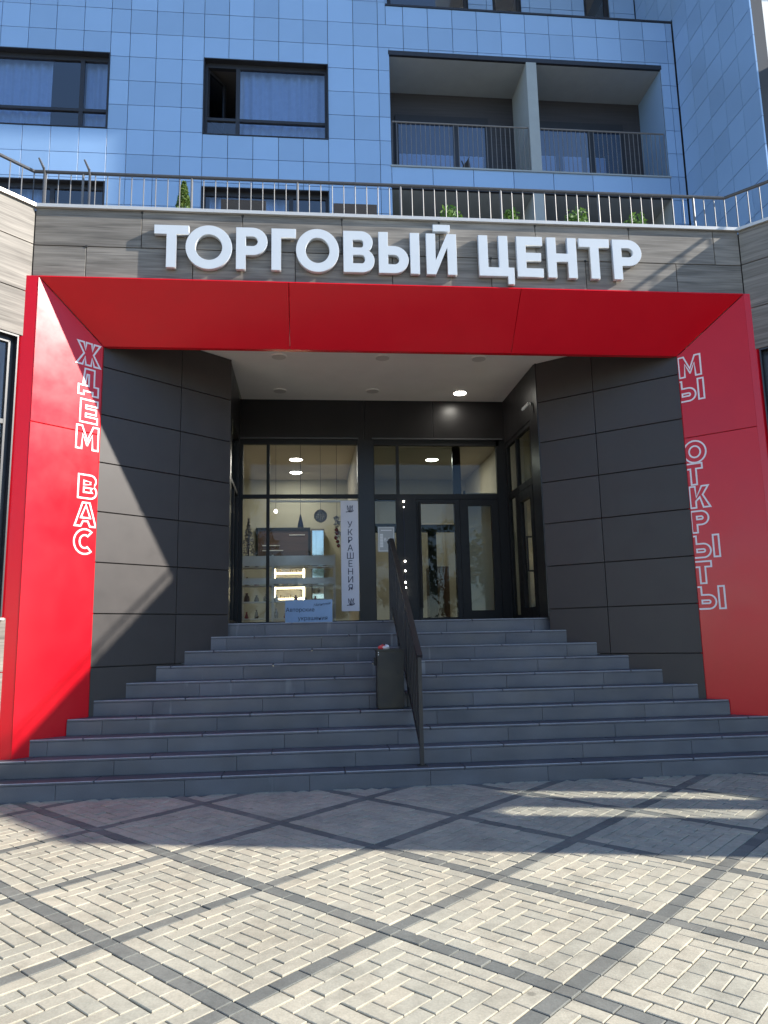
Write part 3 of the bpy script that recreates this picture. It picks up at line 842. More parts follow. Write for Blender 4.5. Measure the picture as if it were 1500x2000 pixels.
dr = fpart("door", "black", mall, FVR, (.58, .76, -.066, -.004, ZL + .01, 3.59), (1.27, 1.395, -.066, -.004, ZL + .01, 3.59), (.76, 1.27, -.066, -.004, ZL + .01, ZL + .17), (.76, 1.27, -.066, -.004, 3.44, 3.59))
fpart("pane", "shopglass", dr, FVR, (.761, 1.269, -.044, -.036, ZL + .171, 3.439))
hb = Bag()
hb.tube(FVR.p(1.24, .06, 2.35), FVR.p(1.24, .06, 2.86), .014); hb.tube(FVR.p(1.24, .06, 2.36), FVR.p(1.24, -.01, 2.36), .012); hb.tube(FVR.p(1.24, .06, 2.85), FVR.p(1.24, -.01, 2.85), .012)
hb.build("door_handle", "black", dr)

# glazed back wall --------------------------------------------------------
FB = Frame((-1.075, YB), (3.19, YB)); X = lambda x: x + 1.075
part("bulkhead", "bulk", mall, (-1.10, .90, YB - .05, YB + .2, 4.60, 5.252), (.905, 2.02, YB - .05, YB + .2, 4.60, 5.252), (2.025, 3.22, YB - .05, YB + .2, 4.60, 5.252))
part("bulkhead_trim", "darkrail", mall, (-1.07, .80, YB - .075, YB - .052, 4.60, 4.625), (1.02, 3.15, YB - .075, YB - .052, 4.60, 4.625))
part("pier", "bulk", mall, (.785, 1.035, YB - .06, YB + .25, ZL, 4.598))
sw = part("window", "black", mall, (-1.075, .785, YB - .035, YB + .035, 4.52, 4.60), (-1.075, -1.02, YB - .035, YB + .035, ZL, 4.52),
          (-.655, -.605, YB - .035, YB + .035, ZL, 4.52), (-1.02, -.655, YB - .033, YB + .033, 3.65, 3.71), (-.605, .785, YB - .033, YB + .033, 3.65, 3.71),
          (-1.02, -.655, YB - .033, YB + .033, ZL, ZL + .05), (-.605, .785, YB - .033, YB + .033, ZL, ZL + .05))
for (a, e) in ((-1.02, -.655), (-.605, .785)):
    for (p, q) in ((ZL + .05, 3.65), (3.71, 4.52)):
        part("pane", "shopglass", sw, (a + .001, e - .001, YB - .004, YB + .004, p + .001, q - .001))
part("blind_rail", "lampoff", sw, (-.60, .78, YB + .04, YB + .07, 3.60, 3.625))
lw = part("window", "black", mall, (1.035, 3.10, YB - .035, YB + .035, 4.51, 4.60), (1.035, 1.05, YB - .035, YB + .035, ZL, 4.51), (1.405, 1.45, YB - .035, YB + .035, 3.71, 4.51),
          (1.05, 3.05, YB - .033, YB + .033, 3.63, 3.71), (3.05, 3.19, YB - .035, YB + .035, ZL, 4.60), (1.385, 1.71, YB - .035, YB + .035, ZL, 3.63), (1.05, 1.385, YB - .033, YB + .033, ZL, ZL + .05))
for (a, e, p, q) in ((1.05, 1.405, 3.71, 4.51), (1.45, 3.05, 3.71, 4.51), (1.05, 1.385, ZL + .05, 3.63)):
    part("pane", "lobbyglass", lw, (a + .001, e - .001, YB - .004, YB + .004, p + .001, q - .001))
d1 = part("door", "black", mall, (1.715, 1.775, YB - .03, YB + .03, ZL + .01, 3.625), (2.335, 2.41, YB - .03, YB + .03, ZL + .01, 3.625), (1.775, 2.335, YB - .03, YB + .03, 3.56, 3.625), (1.775, 2.335, YB - .03, YB + .03, ZL + .01, ZL + .07))
part("pane", "shopglass", d1, (1.776, 2.334, YB - .004, YB + .004, ZL + .071, 3.559))
hb = Bag(); hb.tube((1.76, YB - .085, 1.90), (1.76, YB - .085, 3.57), .016)
for z in (2.0, 2.75, 3.48): hb.tube((1.76, YB - .085, z), (1.76, YB - .02, z), .011)
hb.build("door_handle", "black", d1)
d2 = part("door", "black", mall, (2.415, 2.55, YB - .03, YB + .03, ZL + .01, 3.625), (2.93, 3.045, YB - .03, YB + .03, ZL + .01, 3.625), (2.55, 2.93, YB - .03, YB + .03, 3.52, 3.625), (2.55, 2.93, YB - .03, YB + .03, ZL + .01, ZL + .17))
part("pane", "lobbyglass", d2, (2.551, 2.929, YB - .004, YB + .004, ZL + .171, 3.519))

# ------------------------------------------------------------------ interior
def struct(o): return tag(o, kind="structure")
struct(part("shop_floor", "floor", None, (-4.2, 3.6, YB + .08, 17.2, ZL - .1, ZL - .004)))
struct(part("shop_ceiling", "shopceil", None, (-4.2, 3.6, YB + .21, 17.2, 4.95, 5.05)))
struct(part("shop_wall", "shopwall", None, (-4.3, .9, 16.6, 16.75, ZL, 4.95), (-4.3, -4.2, YB + .1, 16.6, ZL, 4.95), (-4.2, -1.10, YB + .06, YB + .16, ZL, 5.0)))
struct(part("lobby_wall", "lobbywall", None, (.86, .96, YB + .26, 16.6, ZL, 4.95), (.96, 3.6, 16.6, 16.75, ZL, 4.95), (3.55, 3.65, YB + .1, 16.6, ZL, 4.95)))
struct(part("side_shop_wall", "lobbywall", None, (3.33, 5.1, 10.10, 10.18, ZL, 4.95), (5.1, 5.2, 10.10, 12.0, ZL, 4.95), (3.66, 5.1, 11.92, 12.0, ZL, 4.95)))
struct(part("side_shop_floor", "floor", None, (3.29, 5.2, 10.10, 12.0, ZL - .1, ZL - .003)))
struct(part("side_shop_ceiling", "shopceil", None, (3.29, 5.2, 10.10, 12.0, 4.95, 5.05)))
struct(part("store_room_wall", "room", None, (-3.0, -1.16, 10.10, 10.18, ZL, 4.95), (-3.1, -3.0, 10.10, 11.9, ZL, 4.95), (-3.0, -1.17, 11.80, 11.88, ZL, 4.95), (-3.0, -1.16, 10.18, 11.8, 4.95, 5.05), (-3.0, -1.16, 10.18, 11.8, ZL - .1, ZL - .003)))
t = thing("lit_side_shelf", "brightly lit shelf of goods behind the glass door on the right", "shelves", (4.2, 11.6, ZL))
part("cabinet", "whitegoods", t, (3.72, 5.05, 11.80, 11.90, ZL, 2.62))
for z in (2.0, 2.28, 2.56):
    part("shelf", "whitegoods", t, (3.72, 5.05, 11.56, 11.80, z, z + .015)); part("led_strip", "led", t, (3.73, 5.04, 11.55, 11.562, z + .016, z + .045))
bb = Bag()
for z in (2.015, 2.295):
    for k in range(22):
        x = 3.78 + k * .057; bb.lathe((x, 11.66, z), [(.018, 0), (.024, random.uniform(.03, .08)), (.01, random.uniform(.09, .16))], 8)
tag(bb.build("goods", "goods", t), kind="stuff")
# inner doors of the lobby
lobby = thing("lobby_doors", "black framed inner glass doors behind the entrance doors", "doors", (2.4, 13.6, ZL))
part("door_frame", "black", lobby, (.97, 1.95, 13.57, 13.63, 3.34, 3.50), (1.95, 2.80, 13.57, 13.63, 3.34, 3.48), (1.90, 1.99, 13.57, 13.63, ZL, 3.34), (2.17, 2.32, 13.57, 13.63, ZL, 3.34), (2.67, 2.82, 13.57, 13.63, ZL, 4.94), (.97, 3.54, 13.57, 13.63, 3.92, 4.0), (1.99, 2.17, 13.572, 13.628, ZL, ZL + .1), (2.32, 2.67, 13.572, 13.628, ZL, ZL + .1))
for (a, e, p, q) in ((1.99, 2.17, ZL + .1, 3.34), (2.32, 2.67, ZL + .1, 3.34), (.97, 2.67, 3.50, 3.92), (.97, 2.67, 4.0, 4.94), (2.82, 3.54, ZL + .05, 3.92)):
    part("pane", "lobbyglass", lobby, (a + .001, e - .001, 13.597, 13.603, p + .001, q - .001))
part("panel", "redwood", thing("lobby_cabinet", "reddish brown cabinet seen through the inner lobby doors", "cabinet", (2.6, 15.5, ZL)), (2.45, 2.84, 15.2, 15.7, ZL, 2.86))
part("frosted_sheet", "lobbywall", thing("lobby_screen", "plain pale screen behind the right entrance door", "screen", (2.9, 12.6, ZL)), (2.66, 3.30, 12.50, 12.53, ZL, 3.86))
part("screen_post", "black", bpy.data.objects["lobby_screen"], (2.63, 2.66, 12.49, 12.54, ZL, 3.9))

def ceiling_light(x, y, z, r, lit, label, group, power=0):
    t = thing("ceiling_light", label, "lamp", (x, y, z), group)
    Bag().lathe((x, y, z), [(r * 1.16, -.012), (r * 1.16, -.001)], 24).build("rim", "cam" if lit else "plaster", t)
    Bag().lathe((x, y, z), [(r, -.016), (r, -.0125)], 24).build("diffuser", "lampon" if lit else "lampoff", t)
    if power:
        ld = bpy.data.lights.new("lamp_light", 'AREA'); ld.shape = 'DISK'; ld.size = r * 2; ld.energy = power; ld.color = (1, .96, .86)
        lo_ = bpy.data.objects.new("lamp_light", ld); link(lo_, t, Matrix.Translation((x, y, z - .02)))
ceiling_light(2.39, 11.33, 5.252, .095, True, "round lit ceiling lamp in the soffit above the doors", "soffit lamps", 1.5)
for x, y, s in ((-.43, 11.33, "unlit round lamp in the soffit, back row left"), (1.0, 11.28, "unlit round lamp in the soffit, back row middle"), (-.39, 9.88, "unlit round lamp in the soffit, front row left"),
             (1.02, 9.86, "unlit round lamp in the soffit, front row middle"), (2.36, 9.84, "unlit round lamp in the soffit, front row right")):
    ceiling_light(x, y, 5.252, .095, False, s, "soffit lamps")
ceiling_light(-.24, 14.62, 4.95, .12, True, "nearer round lit lamp on the ceiling of the jewellery shop", "shop lamps", 4)
ceiling_light(-.26, 15.8, 4.95, .12, True, "farther round lit lamp on the ceiling of the jewellery shop", "shop lamps", 4)
ceiling_light(2.46, 14.6, 4.95, .12, True, "round lit lamp on the lobby ceiling behind the entrance doors", "shop lamps", 9)

# shop furniture
t = thing("wall_board", "dark brown framed board on the back wall of the shop", "board", (-.55, 16.58, 3.2))
part("frame", "black", t, (-1.14, -1.09, 16.53, 16.598, 3.20, 3.87), (-.01, .04, 16.53, 16.598, 3.20, 3.87), (-1.09, -.01, 16.53, 16.598, 3.81, 3.87), (-1.09, -.01, 16.53, 16.598, 3.20, 3.25))
part("board_face", "redwood", t, (-1.09, -.01, 16.56, 16.597, 3.25, 3.81))
for (x0, x1, z) in ((-1.0, -.62, 3.47), (-1.0, -.55, 3.36), (-.42, -.08, 3.70)):
    part("light_bar", "stickerline", t, (x0, x1, 16.535, 16.555, z, z + .018))
t = thing("mirror_cabinet", "tall mirrored cabinet beside the brown wall board in the shop", "cabinet", (.18, 16.3, ZL))
part("body", "pot", t, (.06, .34, 16.25, 16.59, ZL, 3.80)); part("mirror", "mirror", t, (.08, .32, 16.235, 16.248, 2.3, 3.76))
part("drawer", "black", t, (.08, .32, 16.235, 16.248, ZL + .1, 2.26))
t = thing("display_case", "brightly lit glass display case with jewellery on its shelves", "display case", (-.4, 15.6, ZL))
part("case_body", "whitegoods", t, (-.70, -.08, 15.80, 15.84, ZL, 2.95), (-.72, -.68, 15.5, 15.8, ZL, 2.95), (-.10, -.06, 15.5, 15.8, ZL, 2.95))
for z in (2.24, 2.46, 2.76):
    part("shelf", "whitegoods", t, (-.68, -.10, 15.5, 15.8, z, z + .012)); part("led_strip", "led", t, (-.67, -.11, 15.49, 15.505, z + .012, z + .04))
part("led_post", "led", t, (-.69, -.665, 15.485, 15.499, 2.2, 2.92), (-.115, -.09, 15.485, 15.499, 2.2, 2.92))
b = Bag()
for z in (2.252, 2.472, 2.772):
    for k in range(14):
        x = -.65 + k * .04; h = random.uniform(.03, .11); b.tube((x, 15.62, z), (x + random.uniform(-.01, .01), 15.62, z + h), random.uniform(.008, .016), 6)
tag(b.build("jewellery", "goods", t), kind="stuff")
t = thing("shelving_rack", "white open shelving rack standing just inside the shop window", "shelves", (-.3, 12.5, ZL))
for x in (-1.08, -.58, .42): part("post", "whitegoods", t, (x - .016, x + .016, 12.36, 12.40, ZL, 2.82)); part("post", "whitegoods", t, (x - .016, x + .016, 12.66, 12.70, ZL, 2.82))
for z0, z1 in ((2.64, 2.80), (2.34, 2.44)): part("fascia", "whitegoods", t, (-1.09, .43, 12.34, 12.358, z0, z1))
for z in (1.80, 2.07, 2.33, 2.63): part("shelf", "whitegoods", t, (-1.06, .40, 12.40, 12.66, z - .015, z))
for z, shelf_name in ((2.07, "second shelf"), (2.33, "third shelf"), (2.63, "top shelf"), (1.80, "lowest shelf")):
    n = 0
    for x in np.arange(-1.0, .38, .158):
        if random.random() < .12: continue
        n += 1; h = random.uniform(.06, .16); w = random.uniform(.03, .055)
        o = Bag().lathe((x, 12.5, z), [(w * .8, 0), (w, h * .2), (w * random.uniform(.5, 1.1), h * .6), (w * .35, h * .8), (w * .45, h)], 10).build("trinket", random.choice(["goods", "ornament", "whitegoods", "redwood", "reddark"]), None, smooth=True)
        tag(o, "small vase-like trinket, %s from the left on the %s of the white rack" % (("first", "second", "third", "fourth", "fifth", "sixth", "seventh", "eighth", "ninth")[n - 1], shelf_name), "trinket", "trinkets on the shelving rack")
# hanging ornaments
def leaves(bag, pts, size, up=.3):
    for c in pts:
        a = Vector((random.gauss(0, 1), random.gauss(0, 1), random.gauss(0, .7) + up)).normalized()
        t_ = a.cross(Vector((random.gauss(0, 1), random.gauss(0, 1), random.gauss(0, 1)))).normalized(); s_ = a.cross(t_)
        h = size * random.uniform(.6, 1.3); w = h * .5
        c = Vector(c)
        bag.add([c - t_ * h * .5, c + s_ * w * .5, c + t_ * h * .5 + a * h * .12, c - s_ * w * .5], [(0, 1, 2, 3)])
t = thing("hanging_ball", "grey lattice ball ornament hanging in the shop window", "ornament", (.2, 12.4, 3.46))
b = Bag(); b.lathe((.2, 12.4, 3.46), [(.012, -.10)] + [(.10 * math.cos(math.radians(a)), .10 * math.sin(math.radians(a))) for a in range(-75, 90, 15)] + [(.012, .10)], 14)
o = b.build("ball", "ornament", t); md = o.modifiers.new("wire", 'WIREFRAME'); md.thickness = .018
Bag().tube((.2, 12.4, 3.56), (.2, 12.4, 4.9), .003, 5).build("string", "ink", t)
t = thing("hanging_cone", "dark cone shaped ornament on a long cord in the shop window", "ornament", (-.13, 12.4, 3.29))
Bag().lathe((-.13, 12.4, 3.27), [(.05, 0), (.045, .05), (.02, .16), (.008, .22)], 10).build("cone", "ink", t); Bag().tube((-.13, 12.4, 3.48), (-.13, 12.4, 4.9), .004, 5).build("cord", "ink", t)
t = thing("hanging_garland", "garland of dried leaves and dark red balls in the shop window", "ornament", (.48, 12.4, 2.95))
b = Bag(); leaves(b, [(.47 + random.gauss(0, .03), 12.4 + random.gauss(0, .02), random.uniform(3.1, 3.46)) for _ in range(60)], .07); tag(b.build("leaves", "ornament", t, False), kind="stuff")
for k, (x, z) in enumerate(((.47, 3.16), (.45, 3.09), (.475, 3.03), (.49, 2.96), (.46, 3.22))):
    Bag().lathe((x, 12.37, z), [(.008, -.032), (.022, -.022), (.032, 0), (.022, .022), (.008, .032)], 10).build("ball", "reddark", t, smooth=True)
Bag().tube((.47, 12.4, 3.4), (.47, 12.4, 4.9), .003, 5).build("string", "ink", t)
t = thing("decorated_fir", "small silvery decorated fir tree at the left edge of the shop window", "fir tree", (-1.0, 12.75, 2.82))
b = Bag(); pts = []
for _ in range(420):
    h = random.random(); r = (1 - h) * .14 * math.sqrt(random.random()); a = random.uniform(0, 6.28); pts.append((-1.0 + r * math.cos(a), 12.75 + r * math.sin(a), 2.86 + h * .62))
leaves(b, pts, .045); b.build("crown", "ornament", t, False); Bag().tube((-1.0, 12.75, 2.63), (-1.0, 12.75, 3.3), .012, 6).build("trunk", "ink", t)
t = thing("pendant_bulb", "small bright pendant bulb hanging in the shop", "lamp", (-.56, 13.0, 3.6))
Bag().lathe((-.56, 13.0, 3.64), [(.006, -.03), (.024, -.018), (.03, 0), (.022, .02), (.008, .035)], 10).build("bulb", "bulb", t); Bag().tube((-.56, 13, 3.67), (-.56, 13, 4.9), .003, 5).build("cord", "ink", t)

def text_mesh(body, size, W, parent, m="ink", bold=0.0, shear=0.0, name="lettering", align='CENTER', sx=1.0):
    cu = bpy.data.curves.new(name, 'FONT'); cu.body = body; cu.size = size; cu.align_x = align; cu.offset = bold; cu.shear = shear; cu.resolution_u = 2
    tmp = bpy.data.objects.new("tmp", cu); COL.objects.link(tmp)
    dg = bpy.context.evaluated_depsgraph_get(); dg.update()
    me = bpy.data.meshes.new_from_object(tmp.evaluated_get(dg))
    bpy.data.objects.remove(tmp); bpy.data.curves.remove(cu)
    me.transform(Matrix.Diagonal((sx, 1, 1, 1))); me.transform(Matrix.Rotation(math.pi / 2, 4, 'X')); me.materials.clear(); me.materials.append(M[m]); me.name = name
    return link(bpy.data.objects.new(name, me), parent, W)
def bird(parent, x, y, z, s):
    """line drawing of an open flower-like emblem"""
    b = Bag()
    def stroke(pts, w):
        for (p, q) in zip(pts[:-1], pts[1:]):
            d = Vector((q[0] - p[0], q[1] - p[1])); nn = Vector((-d.y, d.x)).normalized() * w / 2
            b.add([(x + (p[0]) * s + nn.x, y, z + p[1] * s + nn.y), (x + q[0] * s + nn.x, y, z + q[1] * s + nn.y), (x + q[0] * s - nn.x, y, z + q[1] * s - nn.y), (x + p[0] * s - nn.x, y, z + p[1] * s - nn.y)], [(0, 1, 2, 3)])
    for cx, tilt in ((-.18, -.15), (.1, .05), (.33, .22)):
        stroke([(cx * .3, -.3), (cx - .1, .1), (cx + tilt * .6, .6)], .008); stroke([(cx + tilt * .6, .6), (cx + .12, .1), (cx * .5 + .1, -.3)], .008)
    stroke([(-.5, -.38), (-.2, -.32), (.2, -.36), (.5, -.26), (.58, -.12), (.45, -.05)], .011)
    b.build("emblem", "ink", parent)
t = thing("vertical_banner", "tall pale vertical banner reading УКРАШЕНИЯ at the right side of the shop window", "banner", (.645, 11.775, 1.87))
part("sheet", "banner", t, (.505, .78, 11.772, 11.776, 1.87, 3.60))
for k, ch in enumerate("УКРАШЕНИЯ"):
    text_mesh(ch, .135, Matrix.Translation((.648, 11.769, 3.175 - k * .1235)), t, "ink")
bird(t, .64, 11.769, 3.46, .11); bird(t, .64, 11.769, 2.0, .11)
t = thing("shop_poster", "small pale blue poster reading Авторские украшения at the foot of the shop window", "poster", (0, 11.76, ZL))
part("sheet", "bluepaper", t, (-.36, .36, 11.752, 11.757, 1.685, 2.055))
text_mesh("Авторские", .085, Matrix.Translation((-.13, 11.749, 1.875)), t, "ink"); text_mesh("украшения", .085, Matrix.Translation((.06, 11.749, 1.745)), t, "ink")
text_mesh("Магнолия", .055, Matrix.Translation((.20, 11.749, 1.965)) @ Matrix.Rotation(math.radians(-7), 4, 'Y'), t, "ink", 0, .35)
t = thing("opening_hours_sticker", "grey opening hours sticker reading 8-21 on the glass beside the doors", "sticker", (1.225, YB - .01, 2.8))
part("sheet", "sticker", t, (1.09, 1.355, YB - .0075, YB - .0055, 2.79, 3.19))
b = Bag()
for (a, e, p, q) in ((1.10, 1.345, 3.170, 3.178), (1.10, 1.345, 2.802, 2.81), (1.10, 1.108, 2.81, 3.17), (1.337, 1.345, 2.81, 3.17), (1.14, 1.31, 3.125, 3.14)): b.box(a, e, YB - .0095, YB - .008, p, q)
for k in range(9): b.box(1.122, 1.172, YB - .0095, YB - .008, 2.865 + k * .024, 2.883 + k * .024)
b.build("printed_lines", "stickerline", t)
text_mesh("8-21", .085, Matrix.Translation((1.26, YB - .0095, 2.955)), t, "stickerline")
t = thing("mirrored_lights", "string of glowing dots standing in for lights mirrored beside the entrance doors", "mirrored lights", (1.50, 11.74, 2.1))
Bag().tube((1.505, 11.745, 2.1), (1.50, 11.745, 3.62), .003, 5).build("wire", "ink", t)  # wire and glowing dots stand in for lights reflected at the doors
for z, r in ((3.58, .014), (3.49, .008), (2.63, .015), (2.48, .014), (2.30, .015), (2.22, .015), (2.13, .018)):
    Bag().lathe((1.503, 11.74, z), [(.003, -r), (r * .8, -r * .5), (r, 0), (r * .8, r * .5), (.003, r)], 10).build("bulb", "bulb", t)

# security camera on the right
t = thing("security_camera", "small white security camera on the right wall under the soffit", "camera", (3.2, 10.35, 4.7))
Bag().tube((3.19, 10.25, 4.74), (3.172, 10.25, 4.74), .022, 12).build("base", "cam", t)
Bag().tube((3.172, 10.25, 4.74), (3.13, 10.26, 4.72), .009, 8).build("arm", "cam", t)
b = Bag(); b.tube((3.15, 10.23, 4.735), (3.09, 10.31, 4.675), .022, 12); b.tube((3.09, 10.31, 4.675), (3.08, 10.325, 4.664), .016, 12); b.build("body", "cam", t)

# ------------------------------------------------------------------ stair handrail
hr = thing("stair_handrail", "dark central handrail with upright bars running up the stairs", "handrail", (1.14, 7.95, RI))
def hz(y): return 1.275 + (y - 7.95) * (2.78 - 1.275) / (10.32 - 7.95)
xh = 1.14
b = Bag()
def beam(p, q, w, h):
    a, c = Vector(p), Vector(q); d = (c - a).normalized(); up = Vector((1, 0, 0)).cross(d).normalized()
    if up.z < 0: up = -up
    vs = []
    for e in (a, c):
        for sx, sz in ((-1, -1), (1, -1), (1, 1), (-1, 1)): vs.append(e + Vector((sx * w / 2, 0, 0)) + up * sz * h / 2)
    b.add(vs, [(0, 1, 2, 3), (7, 6, 5, 4), (0, 4, 5, 1), (1, 5, 6, 2), (2, 6, 7, 3), (3, 7, 4, 0)])
beam((xh, 7.92, hz(7.92)), (xh, 10.34, hz(10.34)), .06, .04)
b.build("rail", "railpaint", hr)
b = Bag(); beam((xh, 10.34, hz(10.34)), (xh, 10.62, hz(10.34)), .058, .038); b.build("rail_end", "railpaint", hr)
b = Bag(); beam((xh, 7.99, hz(7.99) - .93), (xh, 10.3, hz(10.3) - .93), .04, .03); b.build("lower_rail", "railpaint", hr)
def stair_z(y): return RI * max(0, min(10, math.floor((y - Y0) / TR + 1e-6) + 1))
y = 7.945; k = 0
while y < 10.6:
    post = k % 7 == 0
    zb = stair_z(y) if post else (hz(min(y, 10.3)) - .93)
    w = .04 if post else .03
    part("post" if post else "baluster", "railpaint", hr, (xh - w / 2, xh + w / 2, y - .02, y + .02, zb, hz(min(y, 10.34)) - .015))
    if post: part("foot_plate", "railpaint", hr, (xh - .05, xh + .05, y - .05, y + .05, zb + .0005, zb + .008))
    y += .125; k += 1

# ------------------------------------------------------------------ litter bin
t = thing("litter_bin", "black rectangular metal litter bin on the stairs beside the handrail", "bin", (.905, 8.70, 4 * RI))
zb = 4 * RI
b = Bag().box(.755, 1.055, 8.585, 8.80, zb + .02, zb + .64); o = b.build("body", "bin", t)
bm = bmesh.new(); bm.from_mesh(o.data); bmesh.ops.bevel(bm, geom=bm.edges[:], offset=.008, segments=2, affect='EDGES'); bm.to_mesh(o.data); bm.free()
part("rim", "bin", t, (.745, 1.065, 8.575, 8.60, zb + .642, zb + .66), (.745, 1.065, 8.785, 8.81, zb + .642, zb + .66), (.745, .77, 8.60, 8.785, zb + .642, zb + .66), (1.04, 1.065, 8.60, 8.785, zb + .642, zb + .66))
part("base", "black", t, (.77, 1.04, 8.60, 8.785, zb + .0005, zb + .019))
part("side_handle", "black", t, (.725, .754, 8.62, 8.66, zb + .48, zb + .57))
for z in (.60, .625): Bag().tube((.772, 8.583, zb + z), (.772, 8.578, zb + z), .006, 8).build("rivet", "stickerline", t)
t = thing("crumpled_wrapper", "crumpled red and white wrapper lying on top of the litter bin", "wrapper", (.85, 8.66, zb + .66))
def crumple(c, r, m, nm):
    bm = bmesh.new(); bmesh.ops.create_icosphere(bm, subdivisions=2, radius=1)
    for v in bm.verts:
        k = random.uniform(.7, 1.2); v.co = Vector((c[0] + v.co.x * r[0] * k, c[1] + v.co.y * r[1] * k, c[2] + v.co.z * r[2] * k))
    me = bpy.data.meshes.new(nm); bm.to_mesh(me); bm.free(); me.materials.append(M[m]); link(bpy.data.objects.new(nm, me), t)
part("bag_liner", "bin", bpy.data.objects["litter_bin"], (.772, 1.038, 8.605, 8.78, zb + .641, zb + .648))
crumple((.825, 8.66, zb + .68), (.05, .04, .032), "redpack", "red_foil"); crumple((.875, 8.65, zb + .685), (.03, .035, .03), "whitepack", "white_foil"); crumple((.85, 8.63, zb + .675), (.03, .03, .025), "whitepack", "white_foil")

# ------------------------------------------------------------------ terrace railing
rail = thing("terrace_railing", "thin metal railing along the terrace edge above the sign", "railing", (1.1, 8.93, 6.0))
D = .70; ZR = 7.235
vx = (math.sqrt(.681 ** 2 + .732 ** 2) - .681) / .732 * 0 + (1 - .681) / .732
LB, RB = (CL[0] - vx * D, CL[1] + D), (CR[0] + vx * D, CR[1] + D)
LE = (LB[0] - .681 * 5.6, LB[1] - .732 * 5.6); RE = (RB[0] + .681 * 5.6, RB[1] - .732 * 5.6)
Bag().tube((*LB, ZR), (*RB, ZR), .022, 10).build("handrail", "darkrail", rail)
Bag().tube((*LE, ZR), (*LB, ZR), .022, 10).build("handrail", "darkrail", rail)
Bag().tube((*RB, ZR), (*RE, ZR), .022, 10).build("handrail", "darkrail", rail)
bal = Bag().tube((0, 0, 0), (0, 0, 1.08), .0068, 6); bme = bpy.data.meshes.new("baluster"); bme.from_pydata(bal.v, [], bal.f); bme.materials.append(M["steel"])
pst = Bag().tube((0, 0, -.12), (0, 0, 1.13), .015, 8); pme = bpy.data.meshes.new("post"); pme.from_pydata(pst.v, [], pst.f); pme.materials.append(M["steel"])
for (a, c) in ((LB, RB), (LE, LB), (RB, RE)):
    a, c = Vector(a), Vector(c); L = (c - a).length; d = (c - a).normalized()
    n = round(L / .148)
    for i in range(n + 1):
        if i == 0 and a != Vector(LB): continue
        q = a + d * (L * i / n)
        if i % 9 == 4: link(bpy.data.objects.new("post", pme), rail, Matrix.Translation((q.x, q.y, 6.12)))
        else: link(bpy.data.objects.new("baluster", bme), rail, Matrix.Translation((q.x, q.y, 6.14)))
    Bag().tube((a.x, a.y, 6.13), (c.x, c.y, 6.13), .012, 6).build("bottom_rail", "steel", rail)
# bracket lamps fixed to the railing at the left
for x, lab in ((-3.22, "slim angled bracket lamp on the terrace railing, left one by the corner"), (-2.68, "slim angled bracket lamp on the terrace railing, right one beside the other")):
    t = thing("bracket_lamp", lab, "lamp", (x, 8.9, 6.0), "bracket lamps on the terrace")
    Bag().tube((x, 8.90, 6.0), (x, 8.90, 7.20), .016, 8).build("pole", "darkrail", t)
    Bag().tube((x, 8.90, 7.18), (x - .005, 8.87, 7.25), .014, 8).build("joint", "darkrail", t)
    Bag().tube((x - .0, 8.865, 7.24), (x - .055, 8.84, 7.36), .017, 8, .012).build("lamp_head", "darkrail", t)

# terrace plants and furniture
def foliage(name, label, x, y, zt, h, r, m, shape, n, size):
    t = thing(name, label, "plant", (x, y, 6.0), "terrace plants" if name == "terrace_bush" else None)
    Bag().lathe((x, y, 6.0), [(r * .75, 0), (r * .95, zt - h - 6.0)], 14).build("planter", "pot", t)
    b = Bag(); pts = []
    for _ in range(n):
        a = random.uniform(0, 6.283)
        if shape == "cone":
            k = random.random() ** .8; rr = r * (1 - k) ** .8 * math.sqrt(random.uniform(.25, 1)) + .008; pts.append((x + rr * math.cos(a), y + rr * math.sin(a), zt - h + k * h))
        else:
            v = Vector((random.gauss(0, 1), random.gauss(0, 1), random.gauss(0, 1))).normalized() * random.uniform(.35, 1.08); pts.append((x + v.x * r, y + v.y * r, zt - h * .55 + v.z * h * .55 + random.gauss(0, .015)))
    leaves(b, pts, size); b.build("crown", m, t, False)
    b = Bag()
    for k in range(5):
        b.tube((x, y, zt - h - .02), (x + random.uniform(-r, r) * .5, y + random.uniform(-r, r) * .5, zt - h * .35), .007, 5)
    b.build("stem", "bark", t)
foliage("terrace_conifer", "small pointed green conifer behind the terrace railing", -1.62, 9.4, 7.47, .55, .125, "conifer", "cone", 1500, .05)
foliage("terrace_bush", "green bush behind the terrace railing, leftmost of the four bushes", 1.94, 9.45, 7.28, .42, .16, "bush", "ball", 340, .075)
foliage("terrace_bush", "green bush behind the terrace railing, second of four from the left", 2.80, 9.45, 7.30, .42, .12, "bush", "ball", 260, .075)
foliage("terrace_bush", "green bush behind the terrace railing, third of four from the left", 3.74, 9.45, 7.33, .46, .18, "bush", "ball", 380, .075)
foliage("terrace_bush", "green bush behind the terrace railing, rightmost of the four bushes", 4.58, 9.45, 7.27, .42, .16, "bush", "ball", 330, .075)
for x, y, lab in ((-.86, 9.95, "dark rattan armchair on the terrace near the pointed conifer"), (.66, 9.95, "dark rattan armchair on the terrace left of the balconies")):
    t = thing("rattan_armchair", lab, "armchair", (x, y, 6.0), "terrace armchairs")
    zf = 6.0
    part("seat", "rattan", t, (x - .28, x + .28, y - .28, y + .25, zf + .55, zf + .75))
    part("backrest", "rattan", t, (x - .30, x + .30, y - .36, y - .285, zf + .5, zf + 1.36))
    for s in (-1, 1):
        part("armrest", "rattan", t, (x + s * .33 - .04, x + s * .33 + .04, y - .28, y + .26, zf + .3, zf + 1.02))
        for yy in (y - .25, y + .22): part("leg", "rattan", t, (x + s * .27 - .02, x + s * .27 + .02, yy - .02, yy + .02, zf, zf + .55))

